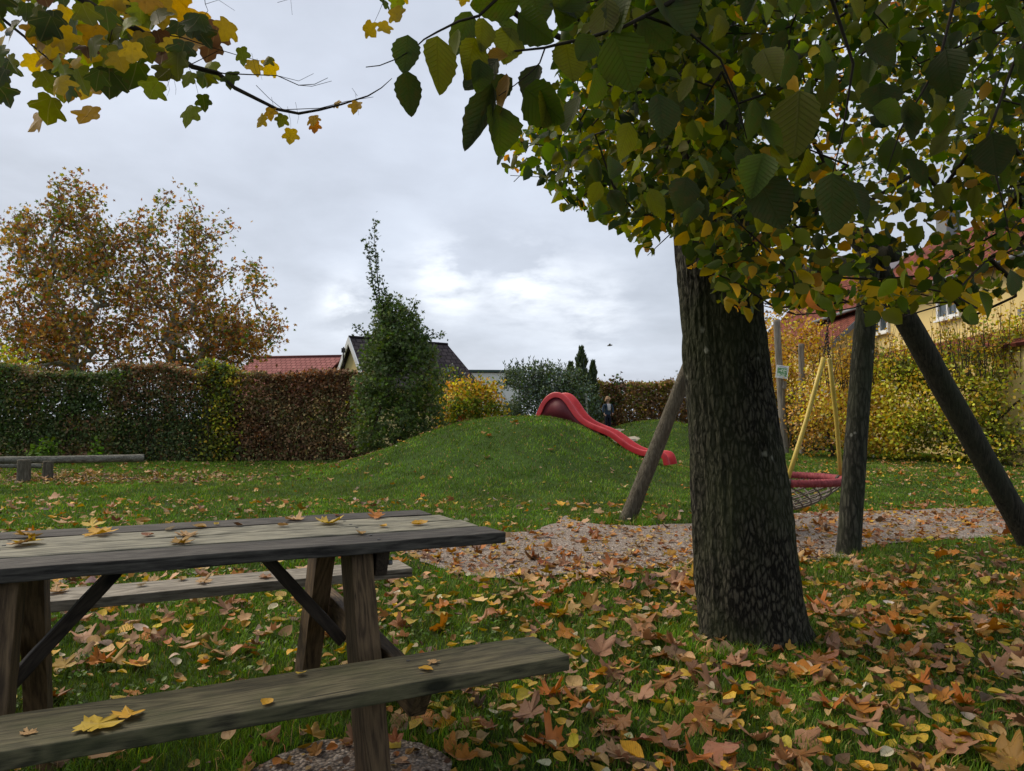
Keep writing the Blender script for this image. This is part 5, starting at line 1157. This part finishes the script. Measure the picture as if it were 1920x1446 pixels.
def gable_house(name, label, A, B, w_, zr, ze, wallm, roofm, over=.25, hipB=0, lower=None, barge=True):
    """ridge from A to B (xy), half width w_, ridge and eave height"""
    A = np.array(A, float); B = np.array(B, float); d = unit((B-A)[None])[0]; n = np.array([d[1], -d[0]])
    if n[1] > 0: n = -n
    R = empty(name, (*((A+B)/2), 0), label=label, cat='house')
    def p(xy, z): return (xy[0], xy[1], z)
    wi = w_-.25; mb = MB()
    a, b_ = A+d*over, B-d*over
    c = [a+n*wi, b_+n*wi, b_-n*wi, a-n*wi]; V = [p(q, -.1) for q in c]+[p(q, ze+.12) for q in c]+[p(a, zr-.12), p(b_-d*hipB*.93, zr-.12)]
    mb.add(V, [(0, 1, 5, 4), (2, 3, 7, 6), (1, 2, 6, 5) if hipB else (1, 2, 6, 9, 5), (3, 0, 4, 8, 7), (4, 5, 9, 8), (6, 7, 8, 9)]+([(5, 6, 9)] if hipB else [])); mb.build('wall', wallm, R)
    rB = B-d*hipB
    for s in (1, -1):
        pts = [p(A+n*w_*s, ze), p(B+n*w_*s, ze), p(rB, zr), p(A, zr)]
        if s < 0: pts = pts[::-1]; pts = [pts[2], pts[3], pts[0], pts[1]]
        quadp('roof', pts, roofm, R, .07)
    if hipB: quadp('roof', [p(B+n*w_, ze), p(B-n*w_, ze), p(rB, zr)], roofm, R, .07)
    if barge:
        for s in (1, -1):
            mb = MB(); u0 = Vector(p(A+n*w_*s-d*.03, ze-.02)); u1 = Vector(p(A-d*.03, zr+.05)); mb.add([u0, u1, u1+Vector((0, 0, -.34)), u0+Vector((0, 0, -.30)), u0+Vector((*(d*.05), 0)), u1+Vector((*(d*.05), 0)), u1+Vector((*(d*.05), -.34)), u0+Vector((*(d*.05), -.3))], [(0, 1, 2, 3), (7, 6, 5, 4), (0, 4, 5, 1), (3, 2, 6, 7), (0, 3, 7, 4), (1, 5, 6, 2)]); mb.build('bargeboard', WHT, R)
    mb = MB(); mb.tube([p(A, zr+.02), p(rB, zr+.02)], .07, 8); mb.build('ridge', roofm, R, True)
    rebase(R); return R
def pxy(px, D): return (gx(px, D), D)
h1 = gable_house('gabled_house', 'yellow gabled house with dark grey tiled roof behind the conical tree', pxy(652, 31.8), pxy(868, 35.2), 2.15, 4.86, 2.55, YW, GRY, hipB=.9)
h1b = gable_house('red_roofed_house', 'low house with a pale red tiled roof behind the beech hedge', (gx(470, 40), 40), (gx(668, 38.5), 38.5), 3.2, 4.62, 2.2, YW, PINK, barge=False, hipB=.9)
q = pxy(612, 35); gable_house('brown_roofed_annex', 'small dark red roof between the pale red roof and the yellow gable', pxy(652, 33.9), pxy(700, 37), 2.0, 4.4, 2.6, YW, RED, barge=False)
# gable lamp / iron ornament on the yellow gable
o1 = MB(); c = Vector(at(644, 655, 31.3)); o1.tube([c+Vector((0, 0, .1)), c+Vector((0, 0, -.75))], .03, 6); o1.box(c+Vector((0, 0, -.05)), (.16, .1, .2)); oo = o1.build('gable_lamp', plain('iron', (.03, .025, .02), .6), None); oo.parent = h1; oo.location = -Vector(h1.location)
# flat roofed white building
fb = empty('flat_building', (gx(905, 40), 40, 0), label='white flat roofed building glimpsed between conical tree and willow', cat='building')
mb = MB(); mb.box((gx(915, 40), 41.5, 1.9), (3.6, 3, 3.9)); mb.build('wall', WHT, fb); mb = MB(); mb.box((gx(915, 40), 41.5, 3.95), (3.9, 3.3, .12)); mb.build('roof_edge', plain('dark_fascia', (.04, .07, .06), .6), fb); rebase(fb)
# ---- large yellow house at the right
yh = empty('yellow_house', (15, 22, 0), label='large yellow house with red brown tiled roof behind the shrubs on the right', cat='house')
def yhouse():
    XW = 12.4; y0, y1 = 15.5, 26.0; ze = 5.35; zr = 7.75; XR = 15.4
    mb = MB(); mb.add([(XW, y0, 0), (XW, y1, 0), (XR*2-XW, y1, 0), (XR*2-XW, y0, 0), (XW, y0, ze+.1), (XW, y1, ze+.1), (XR*2-XW, y1, ze+.1), (XR*2-XW, y0, ze+.1), (XR, y0, zr-.1), (XR, y1, zr-.1)],
       [(0, 1, 5, 4), (1, 2, 6, 9, 5), (2, 3, 7, 6), (3, 0, 4, 8, 7)]); mb.build('wall', YW, yh)
    quadp('roof', [(XW-.4, y0-.4, ze-.2), (XR, y0-.4, zr), (XR, 28.6, zr), (XW-.4, 28.6, ze-.2)], RED, yh, .1)
    quadp('roof', [(XR, y0-.4, zr), (XR*2-XW+.4, y0-.4, ze-.2), (XR*2-XW+.4, 28.6, ze-.2), (XR, 28.6, zr)], RED, yh, .1)
    mb = MB(); mb.tube([(XW-.46, y0-.4, ze-.22), (XW-.46, 28.6, ze-.22)], .06, 8); mb.build('gutter', GUT, yh, True)
    # wing 1: gable facing the viewer behind the main wall, steep roof falling to the left
    y2 = 26.8; xe = 11.62; zl = 4.3
    mb = MB(); mb.add([(xe+.35, y2, 0), (16, y2, 0), (16, y2, zr-.3), (14.6, y2, zr-.2), (xe+.35, y2, zl+.15), (xe+.35, 34, 0), (xe+.35, 34, zl+.15)], [(0, 1, 2, 3, 4), (0, 4, 6, 5)]); mb.build('wall', YW, yh)
    quadp('roof', [(xe, y2-.3, zl), (14.6, y2-.3, zr-.05), (14.6, 35, zr-.05), (xe, 35, zl)], RED, yh, .1)
    mb = MB(); s = Vector((xe-.02, y2-.34, zl-.05)); e = Vector((14.6, y2-.34, zr-.08)); mb.add([s, e, e+Vector((0, 0, -.42)), s+Vector((0, 0, -.36))]+[v+Vector((0, .05, 0)) for v in (s, e, e+Vector((0, 0, -.42)), s+Vector((0, 0, -.36)))], [(0, 3, 2, 1), (4, 5, 6, 7), (0, 1, 5, 4), (3, 7, 6, 2), (0, 4, 7, 3), (1, 2, 6, 5)]); mb.build('bargeboard', WHT, yh)
    # wing 2: porch roof leaning on the house
    y3 = 24.3; xe = 10.85; zl = 3.82
    quadp('roof', [(xe, y3, zl), (XW+.1, y3, 5.3), (XW+.1, 27.2, 5.3), (xe, 27.2, zl)], RED, yh, .1)
    mb = MB(); mb.add([(xe+.25, y3+.25, 0), (XW-.003, y3+.25, 0), (XW-.003, y3+.25, 5.05), (xe+.25, y3+.25, zl+.08), (xe+.25, 27, 0), (xe+.25, 27, zl+.08)], [(0, 1, 2, 3), (0, 3, 5, 4)]); mb.build('wall', YW, yh)
    mb = MB(); s = Vector((xe-.02, y3-.04, zl-.05)); e = Vector((XW-.02, y3-.04, 5.2)); mb.add([s, e, e+Vector((0, 0, -.22)), s+Vector((0, 0, -.2))]+[v+Vector((0, .04, 0)) for v in (s, e, e+Vector((0, 0, -.22)), s+Vector((0, 0, -.2)))], [(0, 3, 2, 1), (4, 5, 6, 7), (0, 1, 5, 4), (3, 7, 6, 2), (0, 4, 7, 3), (1, 2, 6, 5)]); mb.build('bargeboard', GUT, yh)
    # lower lean-to roof along the wall
    quadp('roof', [(11.2, 15.2, 2.95), (XW-.003, 15.2, 3.5), (XW-.003, 23.4, 3.5), (11.2, 23.4, 2.95)], RED, yh, .08)
    mb = MB(); mb.add([(11.4, 15.4, 0), (11.4, 23.2, 0), (11.4, 23.2, 2.98), (11.4, 15.4, 2.98)], [(0, 3, 2, 1)]); mb.build('wall', YW, yh)
    # windows
    for yc, zc, wd, hh in ((23.72, 4.62, 1.0, .86), (20.0, 4.62, .95, .9)):
        mb = MB()
        for (yy, zz_, a, b_) in ((yc-wd/2, zc, .09, hh+.09), (yc+wd/2, zc, .09, hh+.09), (yc, zc, .07, hh-.1)): mb.box((XW-.04, yy, zz_), (.08, a, b_))
        for (yy, zz_, a, b_) in ((yc, zc-hh/2, wd-.095, .09), (yc, zc+hh/2, wd-.095, .09)): mb.box((XW-.041, yy, zz_), (.08, a, b_))
        for sy in (-1, 1): mb.box((XW-.035, yc+sy*wd/4, zc+.08), (.04, wd/2-.11, .035))
        fr = mb.build('window', WHT, yh); mb = MB(); mb.box((XW-.015, yc, zc), (.02, wd, hh)); mb.build('pane', GLS, fr)
        mb = MB(); mb.box((XW-.07, yc, zc-hh/2-.075), (.16, wd+.14, .05)); mb.build('sill', WHT, fr)
    mb = MB(); mb.box((XW-.05, 17.0, 3.85), (.1, .35, .18)); mb.build('wall_lamp', GUT, yh)
    # chimney
    mb = MB(); mb.box((15.4, 24.8, 8.0), (.5, .6, 1.1)); mb.box((15.4, 24.8, 8.58), (.6, .7, .08)); mb.build('chimney', GUT, yh)
yhouse(); rebase(yh)
# picket fence
pf = empty('picket_fence', (gx(1450, 24.6), 24.6, 0), label='white picket fence between the trunk and the post with the sign', cat='fence')
mb = MB(); x0 = gx(1380, 24.6); x1 = gx(1690, 24.6)
nP = int((x1-x0)/.13)
for i in range(nP):
    x = x0+i*.13; mb.box((x, 24.6, 1.95), (.07, .025, .85)); mb.add([(x-.035, 24.59, 2.375), (x+.035, 24.59, 2.375), (x+.035, 24.612, 2.375), (x-.035, 24.612, 2.375), (x, 24.60, 2.43)], [(0, 1, 4), (1, 2, 4), (2, 3, 4), (3, 0, 4)])
mb.build('pickets', WHT, pf); mb = MB()
for z in (1.68, 2.2): mb.box(((x0+x1)/2, 24.64, z), (x1-x0, .04, .07))
mb.build('rail', WHT, pf); mb = MB(); mb.box(((x0+x1)/2, 24.7, .75), (x1-x0, .25, 1.55)); mb.build('base_wall', plain('concrete', (.35, .34, .31), .9), pf); rebase(pf)

# ------------------------------------------------------------------ posts, sign, log beams
def post_thing(name, label, px0, py0, D, px1, py1, r0, r1, mat, seed, cat='post'):
    a = at(px0, py0, D); a[2] = gz1(a[0], a[1])-.08; b = at(px1, py1, D); R = empty(name, (a[0], a[1], a[2]+.08), label=label, cat=cat); o = pole('shaft', a, b, r0, r1, mat, R, seed, 50, 16); o.location = Vector(o.location)-Vector(R.location); return R, a, b
PW = bark('pale_post', (.11, .095, .075), (.28, .25, .21), (20, 20, 1.0), st=.5)
sp, a_, b_ = post_thing('wooden_post', 'grey wooden post carrying the small green and white sign', 1472, 838, 18.6, 1456, 600, .10, .085, PW, 1)
post_thing('wooden_post', 'thinner grey wooden post right of the sign post', 1506, 836, 18.9, 1502, 645, .085, .075, PW, 2)
def sign():
    R = empty('sign', (0, 0, 0), label='small square white sign with green picture on the wooden post', cat='sign'); c = at(1466.5, 697.5, 18.42); rot = Matrix.Rotation(math.radians(8), 3, 'Y') @ Matrix.Rotation(math.radians(-6), 3, 'Z')
    w_ = 22/F*18.42; h = 24/F*18.42; mb = MB(); mb.box(c, (w_, .012, h), rot); mb.build('board', WHT, R)
    m, nt, b, o = newmat('green_picture'); v = coords(nt, (14, 14, 22)); n = noise(nt, v, 1.0, 3, .6, 1.0); setc(nt, b.inputs['Base Color'], ramp(nt, n, [(.40, (.55, .62, .5)), (.46, (.10, .28, .08)), (.56, (.05, .17, .09)), (.66, (.6, .66, .5))], 'CONSTANT')); b.inputs['Roughness'].default_value = .4
    mb = MB(); cc = Vector(c)+rot @ Vector((0, -.0085, -.005)); mb.box((0, 0, 0), (w_*.82, .004, h*.66)); p = mb.build('picture', m, R); p.location = cc; p.rotation_euler = rot.to_euler()
    mb = MB(); mb.box(Vector(c)+rot @ Vector((0, -.0085, h*.40)), (w_*.6, .004, h*.05), rot); mb.box(Vector(c)+rot @ Vector((.02, -.0085, -h*.42)), (w_*.55, .004, h*.03), rot); mb.build('lines', plain('grey_print', (.25, .3, .4), .5), R)
    mb = MB(); mb.box(at(1471, 722, 18.49), (.1, .03, .2), rot); mb.build('mounting_block', PW, R)
    R.location = tuple(c); rebase(R)
sign()
# wire between the posts
mb = MB(); pts = []
for i in range(14):
    f = i/13; p = np.array(at(1459, 643, 18.6))*(1-f)+np.array(at(1600, 700, 20))*f; p[2] -= .12*math.sin(PI*f); pts.append(p)
mb.tube(pts, .008, 5); tag(mb.build('wire', CH, None, True, origin=tuple(pts[0])), 'thin dark wire running right from the sign post', 'wire')
# slim post pair beside the child
mp, _, _ = post_thing('metal_post', 'slim pale metal post beside the child at the top of the mound', 1102, 790, 21.8, 1099, 738, .035, .033, plain('pale_metal', (.36, .36, .31), .5), 3)
mb = MB(); c = Vector(at(1104, 748.5, 21.7)); mb.box(c, (.09, .03, .03)); o = mb.build('bracket', WHT, mp); o.location = -Vector(mp.location)
# log beams
LOG = bark('log_grey', (.07, .065, .05), (.23, .22, .18), (3, 18, 18), pale=(.3, .3, .26), st=.6)
lb = empty('balance_log', (0, 0, 0), label='long horizontal grey log on short stumps at the left edge of the lawn', cat='log beam')
pole('log', at(-40, 864, 13.2), at(270, 859.5, 14.6), .068, .075, LOG, lb, 6)
g = on_z(44, 905); pole('stump', [g[0], g[1], -.05], [g[0]+.0, g[1], at(44, 862, g[1])[2]], .115, .105, POLEB, lb, 7, 20, 18)
pole('stump', [g[0]+.17, g[1]+.4, -.05], [g[0]+.17, g[1]+.4, .36], .09, .085, POLEB, lb, 8, 20, 18)
lb.location = tuple(g[:2])+(0,); rebase(lb)
l2_ = empty('balance_log', (0, 0, 0), label='second log partly hidden behind the first at the far left edge', cat='log beam')
pole('log', at(-60, 872, 14.4), at(78, 874, 15.0), .05, .05, LOG, l2_, 9); gg = at(-20, 900, 14.6); pole('stump', [gg[0], gg[1], -.05], [gg[0], gg[1], .28], .09, .09, POLEB, l2_, 10, 14, 14); l2_.location = (gg[0], gg[1], 0); rebase(l2_)
mb = MB(); c = Vector(at(235, 903, 13.4)); mb.box((c[0], c[1], .02), (.28, .12, .03)); tag(mb.build('dark_plank', W_LEGD, None, origin=(c[0], c[1], 0)), 'small dark flat board lying in the leaves right of the log stumps', 'board')
# sandstone on the mound
def rock(px, D, sx, sy, sz, seed, label):
    bm = bmesh.new(); bmesh.ops.create_icosphere(bm, subdivisions=4, radius=1); co = np.array([v.co[:] for v in bm.verts]); r = .55+.9*fbm(co[:, 0]*2.2+seed, co[:, 1]*2.2+seed, co[:, 2]*2.2+5)
    for v, q in zip(bm.verts, co*r[:, None]): v.co = (q[0]*sx, q[1]*sy, q[2]*sz)
    me = bpy.data.meshes.new('rock'); bm.to_mesh(me); bm.free(); x = gx(px, D); o = link('rock', me, plain('sandstone', (.36, .32, .24), .95, .1, .25, 6, .4), None, True); o.location = (x, D, gz1(x, D)-.035); tag(o, label, 'rock')
rock(1180, 19.6, .42, .3, .12, 3, 'flat pale sandstone rock on the mound right of the child')
rock(1160, 21.2, .3, .25, .1, 8, 'small grey flat rock at the feet of the child')
# bird in the sky
mb = MB(); c = Vector(at(1143, 648, 30)); mb.tube([c+Vector((-.11, 0, -.02)), c+Vector((-.05, 0, 0)), c+Vector((.03, 0, .01)), c+Vector((.10, 0, .02)), c+Vector((.13, 0, .025))], [.006, .03, .038, .022, .005], 8)
for s in (-1, 1): mb.add([c+Vector((-.03, 0, .01)), c+Vector((.06, 0, .02)), c+Vector((.01, s*.12, .07)), c+Vector((-.06, s*.25, .04)), c+Vector((-.03, 0, .02)), c+Vector((.01, s*.12, .08))], [(0, 1, 2), (0, 2, 3), (4, 3, 5), (1, 4, 5)])
tag(mb.build('bird', plain('grey_feathers', (.22, .22, .23), .8), None, True, origin=tuple(c)), 'small grey bird flying in the sky above the hedge', 'bird')

# ------------------------------------------------------------------ child on the mound
def skin(name, nodes, edges, mat, parent, sub=2, root=0):
    me = bpy.data.meshes.new(name); me.from_pydata([n[:3] for n in nodes], edges, []); me.update(); o = link(name, me, mat, parent)
    md = o.modifiers.new('skin', 'SKIN'); md.use_smooth_shade = True
    for i, n in enumerate(nodes):
        v = me.skin_vertices[0].data[i]; v.radius = (n[3], n[4] if len(n) > 4 else n[3]); v.use_root = (i == root)
    s = o.modifiers.new('sub', 'SUBSURF'); s.levels = sub; s.render_levels = sub; return o
def child():
    px, D = 1140, 24.0
    for _ in range(8):
        x = gx(px, D); z = gz1(x, D); yp = 789-(z-CAMZ)/D*F
        D += (-.5 if yp > 801.5 else 0)
    D = 24.0; x = gx(px, D); z = gz1(x, D)
    R = empty('person', (x, D, z), 0, label='small fair haired child in dark jacket and trousers standing on the mound behind the slide', cat='person')
    R.rotation_euler = (0, 0, math.radians(12)); R.scale = (1.0,)*3
    SK = plain('skin', (.52, .33, .25), .6, .3, .05, 4, 0); JK = plain('navy_jacket', (.04, .065, .10), .8, .2, .2, 12); TR = plain('dark_trousers', (.014, .016, .028), .85, .2, .2, 12); SH = plain('white_shirt', (.6, .57, .58), .8, .2, .05, 12); HR = plain('blond_hair', (.36, .22, .11), .7, .3, .25, 40); SO = plain('dark_shoes', (.03, .045, .045), .7)
    H = 1.16
    # body as one surface: pelvis, spine, neck, head, arms with hands, legs with feet
    nodes = [(0, 0, .58, .085, .07), (0, 0, .68, .08, .06), (0, 0, .80, .095, .06), (0, 0, .875, .06, .045), (0, -.005, .925, .033, .033), (0, -.01, .965, .05, .055), (0, -.012, 1.04, .072, .08), (0, -.005, 1.11, .055, .06)]
    edges = [(i, i+1) for i in range(7)]
    def add(p, par): nodes.append(p); edges.append((par, len(nodes)-1)); return len(nodes)-1
    for s in (-1, 1):
        a = add((s*.125, 0, .85, .035), 3 if False else 2); a = add((s*.155, .01, .72, .028), a); a = add((s*.16, -.02, .60, .022), a); a = add((s*.15, -.05, .555, .017, .022), a); pa = add((s*.147, -.062, .53, .013, .02), a)
        for k, (dx, L) in enumerate(((-.018, .035), (-.006, .042), (.006, .040), (.017, .032))):
            f = add((s*.147+dx*.2, -.062+dx, .53-L*.5, .0055), pa); add((s*.147+dx*.2+s*-.004, -.068+dx, .53-L, .0045), f)
        t = add((s*.137, -.085, .545, .006), a); add((s*.134, -.097, .525, .005), t)
        h = add((s*.055, 0, .52, .06), 0); kn = add((s*.06, -.01, .30, .045), h); an = add((s*.062, .01, .07, .03), kn); add((s*.07, -.05, .03, .028, .022), an)
    skin('body', nodes, edges, SK, R, 2, 0)
    # face: nose, ears, eyes, mouth
    mb = MB(); mb.tube([(0, -.083, 1.045), (0, -.100, 1.022), (0, -.092, 1.016)], [.006, .010, .007], 8)
    for s in (-1, 1): mb.tube([(s*.070, -.0, 1.055), (s*.078, .004, 1.04), (s*.070, -.0, 1.02)], [.008, .012, .007], 8)
    mb.build('face_features', SK, R, True)
    mb = MB()
    for s in (-1, 1): mb.tube([(s*.027, -.084, 1.045), (s*.027, -.091, 1.045)], [.009, .006], 10)
    mb.build('eyes', SO, R, True); mb = MB(); mb.tube([(-.018, -.082, .992), (0, -.088, .989), (.018, -.082, .992)], .0045, 6); mb.build('mouth', plain('lips', (.4, .14, .12), .5, .3, .05, 4, 0), R, True)
    # hair cap: locks over a skull shell
    rng = np.random.RandomState(3); n = 700; d = unit(rng.normal(0, 1, (n*3, 3))); d = d[(d[:, 2] > -.35) & ~((d[:, 1] < -.35) & (d[:, 2] < .42))][:n]; n = len(d)
    P = np.array([0, -.004, 1.065])+d*np.array([.078, .088, .09]); A = d*np.array([1, 1, .2])*.5+np.array([0, 0, -1.0]); leaves('hair', P, A, d, rng.uniform(.05, .085, n), np.array([.40, .25, .13])*np.exp(rng.normal(0, .25, (n, 1))), T_DIA, leafmat('hair_lock', 0, None, .6), R)
    mb = MB(); V = []
    bm = bmesh.new(); bmesh.ops.create_uvsphere(bm, u_segments=20, v_segments=12, radius=1)
    for v in bm.verts: v.co = (v.co.x*.078, v.co.y*.088-.0+.006, v.co.z*.088+1.068)
    bmesh.ops.delete(bm, geom=[v for v in bm.verts if v.co.z < 1.03 or (v.co.y < -.05 and v.co.z < 1.10)], context='VERTS'); me = bpy.data.meshes.new('hair_cap'); bm.to_mesh(me); bm.free(); link('hair', me, HR, R, True)
    # jacket: open front over a white shirt
    jn = [(0, .012, .48, .125, .085), (0, .012, .56, .122, .085), (0, .012, .66, .11, .082), (0, .01, .80, .118, .08), (0, .008, .88, .085, .06), (0, .01, .915, .055, .048)]; je = [(0, 1), (1, 2), (2, 3), (3, 4), (4, 5)]
    for s in (-1, 1):
        b0 = len(jn); jn += [(s*.135, .005, .855, .046), (s*.168, .012, .72, .042), (s*.172, -.012, .62, .038), (s*.163, -.038, .575, .034)]; je += [(3, b0), (b0, b0+1), (b0+1, b0+2), (b0+2, b0+3)]
    skin('jacket', jn, je, JK, R, 2, 0)
    mb = MB(); V = []
    for i in range(7):
        z_ = .66+.23*i/6; wv = .035+.02*math.sin(i/6*PI*.5+.4); 
        for k in range(5): xx = (k-2)/2*wv+.012; V.append((xx, -.088+.25*xx*xx*8+(.02 if i == 6 else 0)+(.012 if i == 5 else 0), z_))
    mb.add(V, [(i*5+k, i*5+k+1, (i+1)*5+k+1, (i+1)*5+k) for i in range(6) for k in range(4)]); o = mb.build('shirt', SH, R, True); sm = o.modifiers.new('s', 'SOLIDIFY'); sm.thickness = .02; sm.offset = 0
    tn = [(0, 0, .68, .08, .07), (0, 0, .52, .105, .085)]; te = [(0, 1)]
    for s in (-1, 1):
        b0 = len(tn); tn += [(s*.058, 0, .44, .068), (s*.06, -.008, .30, .056), (s*.06, .008, .12, .048), (s*.061, .008, .07, .046)]; te += [(1, b0), (b0, b0+1), (b0+1, b0+2), (b0+2, b0+3)]
    skin('trousers', tn, te, TR, R, 2, 0)
    for s in (-1, 1):
        mb = MB(); mb.tube([(s*.062, .05, .03), (s*.063, .02, .04), (s*.068, -.03, .035), (s*.073, -.08, .027), (s*.074, -.10, .022)], [.022, .038, .036, .03, .014], 10); mb.build('shoe', SO, R, True)
child()
print('OBJECTS', len(bpy.data.objects))
